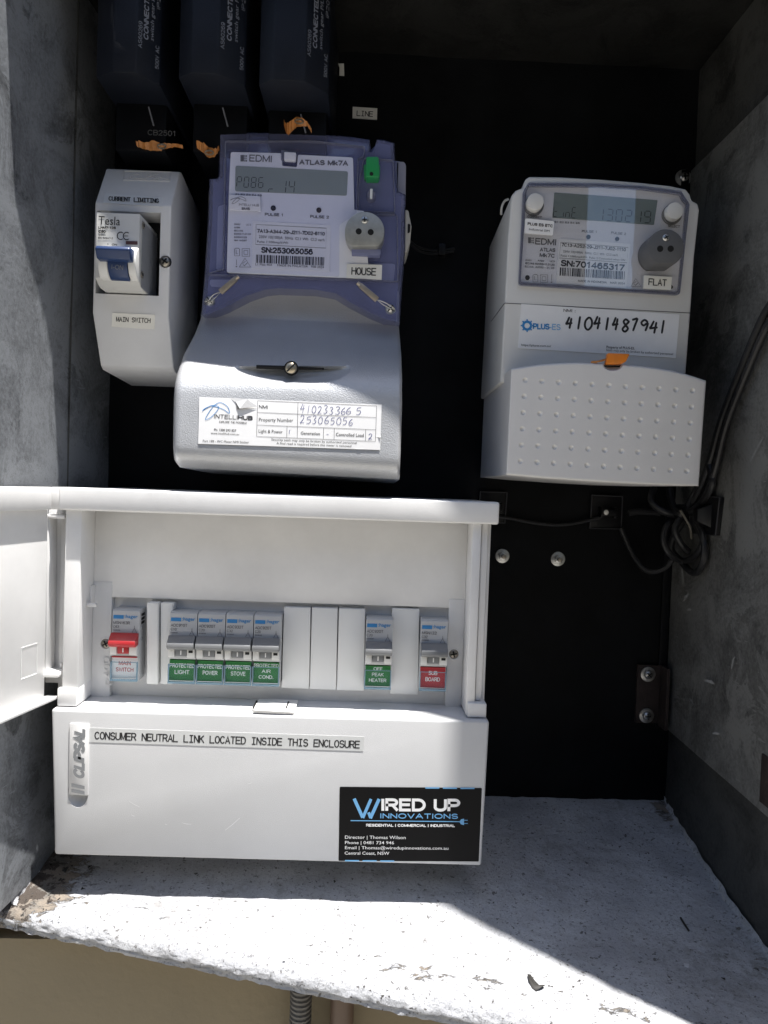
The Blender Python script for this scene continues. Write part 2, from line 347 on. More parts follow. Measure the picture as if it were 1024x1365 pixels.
M = dict(
 board=mat('board_plastic', (.80, .795, .785), .42, bump=.14, bscale=2500, var=.09, vscale=22),
 cover=mat('cover_plastic', (.63, .633, .635), .45, bump=.3, bscale=2200, var=.06, vscale=14),
 blank=mat('blank_plastic', (.80, .80, .78), .35, bump=.06, bscale=2000, var=.03),
 switch=mat('switch_box_plastic', (.74, .74, .74), .42, bump=.15, bscale=2500, var=.06, vscale=25),
 meter=mat('meter_plastic', (.66, .655, .635), .45, bump=.2, bscale=2600, var=.05, vscale=18),
 lidr=mat('terminal_lid_plastic', (.68, .67, .66), .42, bump=.2, bscale=2600, var=.04, vscale=20),
 silver=mat('silver_plastic', (.52, .53, .545), .36, metal=.3, bump=.65, bscale=1500, var=.04, vscale=60),
 black=mat('black_board', (.0055, .006, .007), .55, bump=.25, bscale=300, var=.8, vscale=18, spec=.12),
 fuse=mat('fuse_plastic', (.0055, .0075, .0135), .5, bump=.5, bscale=1500, var=.25, vscale=40, spec=.3),
 fusedk=mat('fuse_base_plastic', (.004, .0045, .006), .5, bump=.2, bscale=900, spec=.12),
 cable=mat('black_cable', (.014, .014, .015), .45, bump=.2, bscale=500, spec=.4),
 blackpl=mat('black_plastic', (.006, .006, .007), .35, spec=.25),
 steel=mat('zinc_steel', (.62, .62, .60), .33, metal=1, bump=.3, bscale=600, var=.3, vscale=300),
 brass=mat('brassy_steel', (.55, .48, .36), .35, metal=1, bump=.2, var=.3, vscale=300),
 screwdk=mat('dull_screw', (.38, .35, .30), .4, metal=1, bump=.3, var=.4, vscale=400),
 rust=mat('rusty_steel', (.045, .032, .028), .7, metal=.4, bump=.8, bscale=500, var=.5, vscale=120),
 ink=mat('black_ink', (.015, .015, .017), .5), greyink=mat('grey_ink', (.12, .12, .13), .5), inkblue=mat('blue_pen', (.05, .06, .22), .5),
 dimink=mat('faded_ink', (.09, .09, .09), .6), whiteink=mat('white_ink', (.85, .85, .85), .5), palefuse=mat('pale_grey_ink', (.19, .20, .23), .6),
 lblue=mat('light_blue_ink', (.16, .42, .72), .5), logoblue=mat('logo_blue_ink', (.03, .22, .52), .5), redink=mat('red_ink', (.45, .05, .05), .5),
 paper=mat('white_sticker', (.82, .82, .82), .4, var=.04, vscale=80), tape=mat('label_tape', (.78, .77, .72), .3, var=.04, vscale=60),
 tapegrey=mat('matt_label_tape', (.68, .69, .68), .35, var=.06, vscale=60),
 card=mat('business_card', (.004, .004, .0045), .45, spec=.15, bump=.1, bscale=1200),
 face=mat('meter_face', (.76, .77, .82), .45, var=.03, vscale=40), facer=mat('meter_face_grey', (.70, .70, .73), .45, var=.03, vscale=40),
 lcd=mat('lcd_glass', (.26, .30, .28), .35, var=.04, vscale=50, spec=.2), lcdr=mat('lcd_glass_blue', (.17, .21, .20), .3, var=.05, vscale=50, spec=.2), lcdink=mat('lcd_segment', (.012, .015, .015), .6, spec=.1),
 inner=mat('dark_blue_interior', (.19, .21, .36), .5, var=.15, vscale=60), innerlt=mat('pale_inner_body', (.72, .74, .86), .5),
 bcover=clear('blue_clear_cover', (.78, .80, .95), (.24, .26, .45), .42, .07, 1.5, .9),
 bwin=clear('blue_clear_window', (.95, .955, .995), (.3, .33, .6), .03, .04),
 glass=clear('clear_window', (.985, .985, .99), (.6, .62, .7), .01, .015, 1.75, 1.0), rim=clear('clear_window_rim', (.70, .72, .80), (.28, .29, .38), .45, .12),
 lens=clear('clear_label_window', (.985, .995, 1), (.5, .62, .70), .03, .05), lensed=clear('clear_label_edge', (.66, .80, .86), (.42, .58, .68), .5, .12),
 green=mat('green_button', (.02, .26, .08), .3), portl=mat('port_metal', (.42, .42, .39), .4, metal=.5, bump=.5, bscale=900, var=.2, vscale=150), portd=mat('port_grey', (.11, .112, .118), .5, bump=.3, bscale=1200),
 hole=mat('dark_hole', (.004, .004, .004), .8), orange=mat('orange_seal', (.75, .22, .02), .35, bump=.3, bscale=600, var=.2, vscale=150), orangebr=mat('copper_orange_seal', (.50, .20, .05), .4, bump=.4, bscale=600, var=.35, vscale=200),
 crimp=mat('seal_crimp', (.50, .43, .34), .4, metal=.7, bump=.5, bscale=900, var=.3, vscale=250), bluetog=mat('blue_toggle', (.018, .042, .125), .38, var=.1, vscale=90),
 mcb=mat('breaker_grey', (.48, .49, .50), .42, bump=.12, bscale=2500), mcbside=mat('breaker_side', (.30, .31, .33), .5, bump=.15, bscale=1500), mcbw=mat('breaker_white', (.72, .72, .70), .4),
 togg=mat('grey_toggle', (.18, .185, .19), .4, bump=.1), stem=mat('grey_stem', (.19, .20, .21), .4), redt=mat('red_toggle', (.42, .025, .03), .35), greencard=mat('green_card', (.02, .20, .04), .5), redcard=mat('red_card', (.50, .03, .04), .5),
 pipe=mat('grey_conduit', (.17, .16, .145), .5, var=.2, vscale=60), pipebr=mat('brown_pipe', (.15, .10, .07), .5, var=.2, vscale=30),
 leaf=mat('dry_leaf', (.03, .028, .025), .7), ground=mat('ground_concrete', (.32, .305, .275), .9, var=.2, vscale=2),
)
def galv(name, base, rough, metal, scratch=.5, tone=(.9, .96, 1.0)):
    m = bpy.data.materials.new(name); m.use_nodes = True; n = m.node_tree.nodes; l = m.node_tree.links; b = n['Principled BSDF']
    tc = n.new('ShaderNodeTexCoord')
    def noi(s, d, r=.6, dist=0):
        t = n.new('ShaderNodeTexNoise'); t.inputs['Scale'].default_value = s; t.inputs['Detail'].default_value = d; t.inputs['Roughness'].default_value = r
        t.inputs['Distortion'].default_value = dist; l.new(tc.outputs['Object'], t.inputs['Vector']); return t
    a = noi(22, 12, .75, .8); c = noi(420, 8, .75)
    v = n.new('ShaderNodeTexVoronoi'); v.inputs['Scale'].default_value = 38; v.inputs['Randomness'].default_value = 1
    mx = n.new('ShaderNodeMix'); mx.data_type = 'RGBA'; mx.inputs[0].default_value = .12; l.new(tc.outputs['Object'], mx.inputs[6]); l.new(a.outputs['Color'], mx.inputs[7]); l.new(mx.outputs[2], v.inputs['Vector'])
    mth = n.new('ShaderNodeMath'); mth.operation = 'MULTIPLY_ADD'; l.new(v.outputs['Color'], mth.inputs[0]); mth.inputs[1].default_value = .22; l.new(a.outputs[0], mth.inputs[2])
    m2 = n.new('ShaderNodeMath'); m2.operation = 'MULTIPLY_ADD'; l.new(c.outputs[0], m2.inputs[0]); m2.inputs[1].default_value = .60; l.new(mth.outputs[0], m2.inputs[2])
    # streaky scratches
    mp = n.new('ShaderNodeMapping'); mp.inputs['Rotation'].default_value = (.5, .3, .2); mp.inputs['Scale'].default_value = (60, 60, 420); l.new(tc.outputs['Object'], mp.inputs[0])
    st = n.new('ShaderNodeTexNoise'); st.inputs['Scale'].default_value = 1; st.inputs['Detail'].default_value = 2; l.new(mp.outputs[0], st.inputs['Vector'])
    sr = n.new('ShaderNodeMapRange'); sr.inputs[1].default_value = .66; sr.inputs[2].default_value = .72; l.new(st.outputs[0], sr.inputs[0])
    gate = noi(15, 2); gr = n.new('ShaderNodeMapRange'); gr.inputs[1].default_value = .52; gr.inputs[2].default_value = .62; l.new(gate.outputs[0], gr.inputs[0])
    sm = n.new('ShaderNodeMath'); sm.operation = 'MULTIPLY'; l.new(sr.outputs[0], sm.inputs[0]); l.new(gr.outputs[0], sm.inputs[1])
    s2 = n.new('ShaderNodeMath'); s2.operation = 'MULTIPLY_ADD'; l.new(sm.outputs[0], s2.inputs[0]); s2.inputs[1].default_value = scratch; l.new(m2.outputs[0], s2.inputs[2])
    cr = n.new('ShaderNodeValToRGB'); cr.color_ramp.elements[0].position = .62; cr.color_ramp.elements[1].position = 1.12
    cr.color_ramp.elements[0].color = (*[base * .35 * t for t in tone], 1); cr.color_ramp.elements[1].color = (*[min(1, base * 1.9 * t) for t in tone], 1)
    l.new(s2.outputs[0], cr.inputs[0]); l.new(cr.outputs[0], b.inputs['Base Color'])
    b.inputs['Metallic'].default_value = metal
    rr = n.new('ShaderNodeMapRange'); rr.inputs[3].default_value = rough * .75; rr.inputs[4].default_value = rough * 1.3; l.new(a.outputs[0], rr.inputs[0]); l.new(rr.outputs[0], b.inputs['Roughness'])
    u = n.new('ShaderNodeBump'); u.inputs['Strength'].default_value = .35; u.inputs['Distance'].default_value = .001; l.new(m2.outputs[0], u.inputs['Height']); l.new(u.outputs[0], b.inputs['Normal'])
    return m
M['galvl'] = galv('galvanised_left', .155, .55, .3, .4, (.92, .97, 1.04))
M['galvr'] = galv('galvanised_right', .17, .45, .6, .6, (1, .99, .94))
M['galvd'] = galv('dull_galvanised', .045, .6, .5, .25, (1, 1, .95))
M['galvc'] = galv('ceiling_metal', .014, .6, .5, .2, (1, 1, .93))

def sillmat():
    m = bpy.data.materials.new('chipped_white_paint'); m.use_nodes = True; n = m.node_tree.nodes; l = m.node_tree.links; b = n['Principled BSDF']
    tc = n.new('ShaderNodeTexCoord')
    def noi(s, d, r=.6, sc=(1, 1, 1), dist=0):
        mp = n.new('ShaderNodeMapping'); mp.inputs['Scale'].default_value = sc; l.new(tc.outputs['Object'], mp.inputs[0])
        t = n.new('ShaderNodeTexNoise'); t.inputs['Scale'].default_value = s; t.inputs['Detail'].default_value = d; t.inputs['Roughness'].default_value = r; t.inputs['Distortion'].default_value = dist
        l.new(mp.outputs[0], t.inputs['Vector']); return t.outputs[0]
    def rng(x, a, c, lo=0, hi=1):
        r = n.new('ShaderNodeMapRange'); r.inputs[1].default_value = a; r.inputs[2].default_value = c; r.inputs[3].default_value = lo; r.inputs[4].default_value = hi; l.new(x, r.inputs[0]); return r.outputs[0]
    def mix(f, a, c):
        x = n.new('ShaderNodeMix'); x.data_type = 'RGBA'; l.new(f, x.inputs[0])
        for i, q in ((6, a), (7, c)):
            if isinstance(q, tuple): x.inputs[i].default_value = (*q, 1)
            else: l.new(q, x.inputs[i])
        return x.outputs[2]
    def mul(a, c):
        x = n.new('ShaderNodeMath'); x.operation = 'MULTIPLY'; l.new(a, x.inputs[0]); l.new(c, x.inputs[1]); return x.outputs[0]
    base = mix(rng(noi(30, 8), .3, .7), (.40, .405, .425), (.62, .63, .65))
    fine = noi(520, 6, .8); base = mix(rng(fine, .54, .66), base, (.22, .22, .23)); base = mix(rng(noi(330, 4, .7, (1, 1, 1), .4), .60, .66), base, (.12, .115, .11))
    grime = mul(rng(noi(9, 6, .7), .46, .68), rng(noi(120, 5, .7), .44, .6))
    c = mix(grime, base, (.24, .23, .22))
    sp = rng(noi(260, 3, .6, (1, 1, 1)), .66, .70); c = mix(mul(sp, rng(noi(14, 3), .42, .56)), c, (.05, .045, .04))
    # dirt and bare patches held in a mask stored on the mesh (left corner, along the worn front edge)
    at = n.new('ShaderNodeAttribute'); at.attribute_name = 'wear'
    wsum = n.new('ShaderNodeMath'); wsum.operation = 'ADD'; l.new(at.outputs['Fac'], wsum.inputs[0]); l.new(noi(110, 8, .75, (1, 1.8, 1), .6), wsum.inputs[1])
    chip = rng(wsum.outputs[0], 1.02, 1.06)
    bare = mix(rng(noi(60, 4), .4, .6), (.17, .16, .145), (.30, .25, .20))
    c = mix(chip, c, bare)
    w2 = n.new('ShaderNodeMath'); w2.operation = 'ADD'; l.new(at.outputs['Fac'], w2.inputs[0]); l.new(noi(170, 5, .7), w2.inputs[1])
    c = mix(rng(w2.outputs[0], 1.16, 1.2), c, (.07, .055, .045))
    l.new(c, b.inputs['Base Color']); b.inputs['Roughness'].default_value = .6
    u = n.new('ShaderNodeBump'); u.inputs['Strength'].default_value = 1.0; u.inputs['Distance'].default_value = .0022
    hh = n.new('ShaderNodeMath'); hh.operation = 'SUBTRACT'; l.new(noi(260, 9, .75), hh.inputs[0]); l.new(rng(chip, 0, 1, 0, .5), hh.inputs[1])
    l.new(hh.outputs[0], u.inputs['Height']); l.new(u.outputs[0], b.inputs['Normal']); return m
M['sill'] = sillmat()
def wallmat():
    m = mat('beige_render', (.29, .24, .155), .85, bump=.8, bscale=250, var=.12, vscale=9); return m
M['wall'] = wallmat()

# ================================================================== SETTING
S = dict(kind='structure')
XL, XR, ZC, ZF = -.1925, .231, .3165, -.231
DF = .158                                        # depth of the steel box
tag(build('back_board', MB().box(XL - .02, XR + .02, -.02, 0, -.30, ZC + .02), M['black'], smooth=False), **S)
# seam where the board stops under the ceiling
def sheet(fn, nu, nv, th):                       # slightly dented metal sheet with thickness
    mb = MB(); mb.grid(nu, nv, lambda u, v: fn(u, v, 0)); n0 = len(mb.v); mb.grid(nu, nv, lambda u, v: fn(u, v, th))
    a = lambda i, j: j * (nu + 1) + i
    for i in range(nu):
        mb.f += [[a(i, 0), a(i + 1, 0), n0 + a(i + 1, 0), n0 + a(i, 0)], [a(i, nv), a(i + 1, nv), n0 + a(i + 1, nv), n0 + a(i, nv)]]
    for j in range(nv):
        mb.f += [[a(0, j), a(0, j + 1), n0 + a(0, j + 1), n0 + a(0, j)], [a(nu, j), a(nu, j + 1), n0 + a(nu, j + 1), n0 + a(nu, j)]]
    return mb
def dent(a, b, k): return noise.noise(Vector((a * 14, b * 14, k))) * .0012
wl = sheet(lambda u, v, t: Vector((XL - .010 * u - t - dent(u * .16, v * .6, 3), -DF * u, -.249 + (ZC + .03 + .249) * v)), 20, 60, .003)
wlo = tag(build('left_wall', wl, M['galvl']), **S)
build('front_flange', MB().box(XL - .016, XL - .0095, DF - .002, DF + .001, -.2485, ZC), M['galvl'], wlo)
build('seam', MB().tube([(XL - .0035, -.066, -.235), (XL - .0035, -.064, ZC)], .0006, 6), M['galvd'], wlo)
wr = sheet(lambda u, v, t: Vector((XR + .004 + t + dent(u * .16, v * .6, 9), -DF * u, -.30 + (ZC + .03 + .30) * v)), 20, 60, .003)
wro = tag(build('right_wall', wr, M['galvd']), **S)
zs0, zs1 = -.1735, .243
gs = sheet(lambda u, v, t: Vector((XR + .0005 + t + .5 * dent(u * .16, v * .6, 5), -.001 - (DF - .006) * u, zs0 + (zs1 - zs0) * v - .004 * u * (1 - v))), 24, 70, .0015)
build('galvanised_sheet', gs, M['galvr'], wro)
build('corner_flange', MB().box(XR - .0065, XR - .001, .0005, .0025, zs0, zs1), M['fusedk'], wro, bev=.0003)
build('front_strip', MB().box(XR - .0004, XR + .0035, .1400, DF + .001, -.172, -.144), M['rust'], wro, bev=.0004)
SCM = mat('wall_scuff', (.34, .34, .33), .6, var=.3, vscale=300)
def smear(par, xw, sgn, d, z, L_, W_, ang, seed):
    rnd_ = random.Random(seed); n = 7; top = []; bot = []
    for i in range(n + 1):
        t = i / n; a_ = W_ * math.sin(math.pi * (t * .94 + .03)) * rnd_.uniform(.5, 1.2); b_ = W_ * .5 * rnd_.uniform(.1, 1)
        u_ = L_ * (t - .5)
        for lst, o in ((top, a_), (bot, -b_)):
            lst.append(Vector((xw, -(d + u_ * math.cos(ang) - o * math.sin(ang)), z + u_ * math.sin(ang) + o * math.cos(ang))))
    mb = MB().add(top + bot + [p + Vector((-sgn * .0004, 0, 0)) for p in top + bot], [(i, i + 1, n + 2 + i, n + 1 + i) for i in range(n)] + [(2 * n + 2 + i, 3 * n + 3 + i, 3 * n + 4 + i, 2 * n + 3 + i) for i in range(n)])
    build('scuff_mark', mb, SCM, par, smooth=False)
for k, (d, z, L_, W_, an) in enumerate(((.026, -.055, .012, .0016, 1.9), (.034, -.070, .011, .0022, .6), (.040, -.078, .008, .0015, .2), (.075, -.120, .014, .0022, .1), (.050, -.140, .007, .0012, -.4), (.105, -.100, .009, .0010, 1.2), (.088, -.150, .010, .0015, .3), (.12, .03, .02, .0008, .8), (.10, .08, .03, .0006, .9), (.06, .02, .012, .0008, 1.0))):
    smear(wro, XR - .0016, 1, d, z, L_, W_, an, k)
ce = sheet(lambda u, v, t: Vector((XL - .02 + (XR - XL + .04) * u, -(min(.162, .1076 + .0686 * u) + (.0474 - .0686 * u) * max(0, min(1, (.115 - u) / .03))) * v, ZC + .001 + t + dent(u * .4, v * .2, 7))), 110, 20, .003)  # unseen front edge slanted and stepped to place its shadow lines
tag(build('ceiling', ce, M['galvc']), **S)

# the concrete sill, worn white paint, rolled front edge
def sill_front(x): return .127 + .256 * (x + .2)
def sill_z(x, d): return ZF - .130 * d - .006 * math.sin(math.pi * max(0, min(1, d / .21)))
prof = []                                         # (fraction or offset) along the section
N1, N2 = 150, 46
def sill_pt(u, v):
    x = -.27 + .62 * u; fr = sill_front(x)
    if v < .7:
        t = v / .7; d = -.005 + (fr - .012 + .005) * t; z = sill_z(x, d); n = Vector((0, 0, 1))
    else:
        t = (v - .7) / .3
        if t < .45:
            a = t / .45 * math.pi / 2 * 1.05; r = .0085
            d = fr - .012 + .012 * math.sin(a); z = sill_z(x, fr - .012) - r * (1 - math.cos(a)); n = Vector((0, -math.sin(a), math.cos(a)))
        else:
            q = (t - .45) / .55; d = fr - .001 - .030 * max(0, q - .5) * 2; z = sill_z(x, fr - .012) - .0085 - .004 * min(1, q * 2); n = Vector((0, -1, -.3)).normalized()
    p = Vector((x, -d, z)); e = max(0, (v - .62) / .38)
    q = p * 40; h = noise.noise(q) * .0006 + noise.noise(p * 140) * .00045 * (1 + e) + .0007 * (.5 - abs(noise.noise(Vector((p.x * 55, p.y * 85, 7))))) + noise.noise(p * 330) * .00025 * (.4 + 2.4 * e)
    if e > .5: h += .0008 * noise.noise(Vector((x * 240, v * 30, 2)))
    h += .0008 * max(0, noise.noise(p * 75 + Vector((4, 4, 4)))) * (1 if v < .6 else 1.6)
    p = p + n * h
    return p
sm = MB().grid(420, 200, sill_pt)
sillo = build('concrete_sill', sm, M['sill'], angle=80)
att = sillo.data.attributes.new('wear', 'FLOAT', 'POINT'); vals = []
for vtx in sillo.data.vertices:
    p = vtx.co; d = -p.y; fr = sill_front(p.x); e = fr - d
    wv = .22
    wv += .42 * math.exp(-((p.x + .205) / .032) ** 2) * (1 if d < .2 else .5)           # left corner against the wall
    wv += .24 * math.exp(-((e - .018) / .011) ** 2) * (.35 + .65 * min(1, max(0, (p.x + .12) / .12)))
    wv += .20 * math.exp(-((p.x + .13) / .07) ** 2 - ((e - .045) / .035) ** 2)
    wv += .22 * math.exp(-((p.x - .228) / .008) ** 2); wv += .16 * math.exp(-(d / .02) ** 2)
    if p.z < sill_z(p.x, fr - .012) - .006: wv -= .15
    vals.append(wv + .08 * noise.noise(p * 22))
att.data.foreach_set('value', vals)
tag(sillo, **S)
# mortar fillets along the side walls
def fillet(x, sgn, d0, d1, seed):
    mb = MB()
    def fn(u, v):
        d = d0 + (d1 - d0) * u; w_ = .0035 + .002 * noise.noise(Vector((u * 14, seed, 0)))
        a = v * math.pi / 2; p = Vector((x + sgn * w_ * (1 - math.sin(a)), -d, sill_z(x, d) - .001 + w_ * 1.5 * (1 - math.cos(a))))
        return p + Vector((sgn, 0, 1)) * noise.noise(p * 160) * .0016
    return mb.grid(90, 6, fn)
fo = build('mortar_fillet', fillet(XL - .008, 1, .0, .122, 1), M['sill'], sillo, angle=80)
fo = build('mortar_fillet', fillet(XR + .003, -1, .0, .175, 2), M['sill'], sillo, angle=80)
# house wall: below, beside and above the box
wy = .142
def wbox(x0, x1, z0, z1, d0=-.05, d1=wy): return MB().box(x0, x1, d0, d1, z0, z1)
hw = MB()
hw.box(-3, 3, -.05, .118, -1.3, -.275); hw.box(-3, XL - .02, -.05, .12, -.275, .40); hw.box(XR + .02, 3, -.05, .12, -.275, .40); hw.box(-3, 3, -.05, .12, .40, 1.6)
hw.box(XL - .02, XR + .02, -.05, .12, ZC + .02, .40); hw.box(XR + .010, 3, .1205, .262, -1.3, 1.6); nb = MB(); nb.box(-6, 1.22, 4.0, 4.3, -1.3, 2.9); nb.box(1.60, 7, 3.9, 4.3, -1.3, 2.6)
tag(build('unseen_neighbour_wall', nb, mat('dark_brick', (.09, .085, .08), .8, bump=.5, bscale=60, var=.3, vscale=6), smooth=False), **S)  # unseen walls added behind the camera to shape the window's sky reflection
tag(build('house_wall', hw, M['wall'], smooth=False), **S)
tag(build('ground', MB().grid(20, 20, lambda u, v: Vector((-25 + 50 * u, 5 - 40 * v, -1.3))), M['ground']), **S)

# ================================================================== DISTRIBUTION BOARD
def bx(x0, x1, d0, d1, z0, z1): return MB().box(x0, x1, d0, d1, z0, z1)
BD = thing('distribution_board', 'wide white switchboard enclosure with its lid swung open to the left', 'distribution board', (-.052, 0, -.226))
BX0, BX1 = -.1825, .0775
build('base', bx(BX0 + .004, BX1 - .004, .0, .078, -.2255, -.007), M['board'], BD, bev=.001)
lip = MB()
lip.box(BX0 + .001, BX1 + .0015, .0, .1115, -.0083, -.0063)
build('top_wall', lip, M['board'], BD, bev=.0006)
build('top_lip', bx(BX0, BX1 + .002, .0985, .1125, -.0195, -.0060), M['board'], BD, bev=.0014, seg=3)
build('side_frame', bx(-.1795, -.1700, .078, .1085, -.1365, -.0195), M['board'], BD, bev=.0006)
build('side_frame', bx(.0645, .0698, .078, .1085, -.1365, -.0195), M['board'], BD, bev=.0006)
build('side_rail', bx(.0705, .0742, .07, .1055, -.128, -.0195), M['board'], BD, bev=.0004)
build('side_rail', bx(.0750, .0772, .02, .0985, -.130, -.0200), M['board'], BD, bev=.0004)
build('corner_block', bx(.0652, .0768, .05, .1105, -.1372, -.1285), M['board'], BD, bev=.0008)
build('corner_block', bx(-.1815, -.1698, .05, .1105, -.1372, -.1265), M['board'], BD, bev=.0008)
build('back_strip', bx(-.1870, -.1805, .0, .096, -.132, -.0195), M['board'], BD, bev=.0005)
# inner panels
esc = bx(-.1700, .0645, .078, .0860, -.0745, -.010)
build('upper_panel', esc, M['board'], BD, bev=.0003)
build('breaker_panel', bx(-.1585, .0545, .076, .0812, -.1380, -.0745), M['board'], BD)
build('end_strip', bx(-.1700, -.1583, .078, .0865, -.1380, -.0650), M['board'], BD, bev=.0004)
build('end_strip', bx(.0543, .0645, .078, .0865, -.1380, -.0690), M['board'], BD, bev=.0004)
build('latch_nib', bx(-.1700, -.1640, .0955, .0985, -.0790, -.0768), M['board'], BD, bev=.0004)
build('latch_nib', bx(-.1700, -.1688, .083, .093, -.0790, -.0670), M['board'], BD, bev=.0003)
em = MB(); text(em, 'P40D', (149, 912), (146, 876), 9, .0866, bold=.01, thick=.0006)
build('raised_lettering', em, M['board'], BD)
# lower cover with a thumb scoop cut in it
cv = MB()
fr = [(BX0 - .0005, -.1378), (BX1 + .0005, -.1378), (BX1 - .0008, -.2262), (BX0 + .0032, -.2255)]
cv.prism([Vector((x, -.0, z + (.001 if z < -.2 else 0))) for x, z in fr], [Vector((x, -.1150, z)) for x, z in fr])
cov = build('lower_cover', cv, M['cover'], BD, bev=.0016, seg=4)
sph = bmesh.new(); bmesh.ops.create_uvsphere(sph, u_segments=40, v_segments=24, radius=1)
sc_c = px(104, 1057, .1150)
for v in sph.verts: v.co = Vector((v.co.x * .0060, v.co.y * .0042, v.co.z * .0088)) + sc_c - Vector(BD.location)
cme = bpy.data.meshes.new('cut'); sph.to_mesh(cme); sph.free(); cuto = bpy.data.objects.new('cut', cme); COL.objects.link(cuto); cuto.parent = BD
bpy.context.view_layer.update()
md = cov.modifiers.new('b', 'BOOLEAN'); md.object = cuto; md.solver = 'EXACT'
nm = bpy.data.meshes.new_from_object(cov.evaluated_get(bpy.context.evaluated_depsgraph_get()))
cov.modifiers.clear(); cov.data = nm; bpy.data.objects.remove(cuto)
for p in nm.polygons: p.use_smooth = True
nm.set_sharp_from_angle(angle=R(30))
Z11 = zf(60, 900, .29297)
bp = [Z11(112, 220), Z11(200, 223), Z11(196, 549), Z11(108, 543)]
bdg = build('badge', MB().ring(rp(bp, 1.5, 3), .1140, .1158), M['board'], BD, bev=.0003)
lm = MB(); text(lm, 'CLIPSAL', Z11(180, 470), Z11(184, 252), 15.5, .1159, wt=.26, shear=.28)
for o_ in (0, 9.5):
    a = Z11(120, 508 + o_ * 2.6); b = Z11(180, 520 + o_ * 2.6)
    lm.add([px(a[0], a[1], .1159), px(b[0], b[1], .1159), px(b[0], b[1] - 4.4, .1159), px(a[0], a[1] - 4.4, .1159)], [(0, 1, 2, 3)])
build('lettering', lm, mat('grey_lettering', (.27, .28, .29), .5), bdg)
tp = build('label_tape', MB().ring(rp([(119.5, 970.2), (486, 982), (484.5, 1001.5), (118.7, 989.3)], 1, 2), .1145, .11515), M['tapegrey'], BD, label='long clear label tape naming the consumer neutral link')
tm = MB(); text(tm, 'CONSUMER NEUTRAL LINK LOCATED INSIDE THIS ENCLOSURE', (126.5, 985.8), (480.5, 998), 10.6, .1152, mono=True, wt=.15)
build('lettering', tm, M['ink'], tp)
# business card sticker
Z12 = zf(430, 1030, .23438)
cd = build('business_card', MB().ring(rp([Z12(98, 81), Z12(907, 88), Z12(889, 506), Z12(91, 502)], 1.6, 4), .1146, .11520), M['card'], BD, label='black business card with white and light blue lettering')
def T12(mb, s, x0, x1, y, cap, **k):
    sl = .006; text(mb, s, Z12(x0, y - sl * 0), Z12(x1, y + sl * (x1 - x0)), cap * .23438, .11524, **k)
cm = MB()
T12(cm, 'IRED UP', 340, 775, 220, 74, bold=.02)
T12(cm, 'RESIDENTIAL | COMMERCIAL | INDUSTRIAL', 250, 752, 307, 16, bold=.025)
T12(cm, 'Director | Thomas Wilson', 128, 473, 376, 18, bold=.028)
T12(cm, 'Phone | 0481 734 946', 128, 407, 406, 17, bold=.004)
T12(cm, 'Email | Thomas@wiredupinnovations.com.au', 128, 716, 435, 17, bold=.004)
T12(cm, 'Central Coast, NSW', 126, 380, 466, 17, bold=.004)
build('white_lettering', cm, M['whiteink'], cd)
bm_ = MB()
T12(bm_, 'INNOVATIONS', 330, 768, 261, 30, bold=.01)
for poly in ([(165, 148), (195, 148), (240, 232), (226, 264)], [(226, 264), (214, 240), (262, 148), (292, 148), (240, 264)], [(240, 264), (262, 222), (306, 148), (336, 150), (275, 262), (262, 262)]):
    pass
bm_.ribbon([Z12(180, 148), Z12(229, 256)], 6.2, .11524); bm_.ribbon([Z12(229, 258), Z12(276, 150)], 5.6, .115242); bm_.ribbon([Z12(262, 226), Z12(274, 258)], 5.6, .115244); bm_.ribbon([Z12(272, 260), Z12(322, 150)], 6.2, .115246)
bm_.ribbon([Z12(160, 273), Z12(785, 279)], 1.7, .11524)
bm_.quadpx([Z12(805, 262), Z12(805, 298), Z12(788, 294), Z12(778, 280), Z12(788, 266)], .115242)
bm_.ribbon([Z12(806, 271), Z12(826, 271)], 1.2, .11524); bm_.ribbon([Z12(806, 289), Z12(826, 289)], 1.2, .11524)
for a, b, y in ((585, 665, 87), (685, 765, 88), (785, 865, 89), (128, 208, 501), (228, 308, 502), (328, 408, 503)):
    bm_.ribbon([Z12(a, y), Z12(b, y + .4)], 2.6, .11524)
build('blue_print', bm_, M['lblue'], cd)
# scuffs on the cover
sc_ = MB()
rnd = random.Random(4); SCF = mat('scuff', (.86, .86, .86), .6)
for x0, y0, l_, a in ((172, 1068, 16, .5), (175, 1086, 5, .4), (243, 1097, 12, .15), (300, 1107, 26, -.7), (220, 1098, 3, .5), (330, 1045, 6, -.3)):
    sc_ = MB(); sc_.ribbon([(x0, y0), (x0 + l_ * .5 * math.cos(a), y0 + l_ * .5 * math.sin(a) + .6), (x0 + l_ * math.cos(a), y0 + l_ * math.sin(a))], .6, .11508); build('scuff_mark', sc_, SCF, cov)

# ledge tab with two slots
tz = -.1375
tabm = MB().prism([px(337, 949, .114) + Vector((0, .001, -.001)), px(392, 952, .114) + Vector((0, .001, -.001)), Vector((px(392, 952, .114).x + .0, -.088, tz)), Vector((px(337, 949, .114).x + .0, -.088, tz))],
                  [px(337, 946.5, .1145), px(392, 949.5, .1145), Vector((px(392, 952, .114).x, -.088, tz + .0018)), Vector((px(337, 949, .114).x, -.088, tz + .0018))])
tb = build('tab', tabm, M['board'], BD, bev=.0003)
for xx in (-.0650, -.0452):
    build('slot', bx(xx, xx + .0009, .0935, .1085, tz + .0005, tz + .0022), M['hole'], tb)
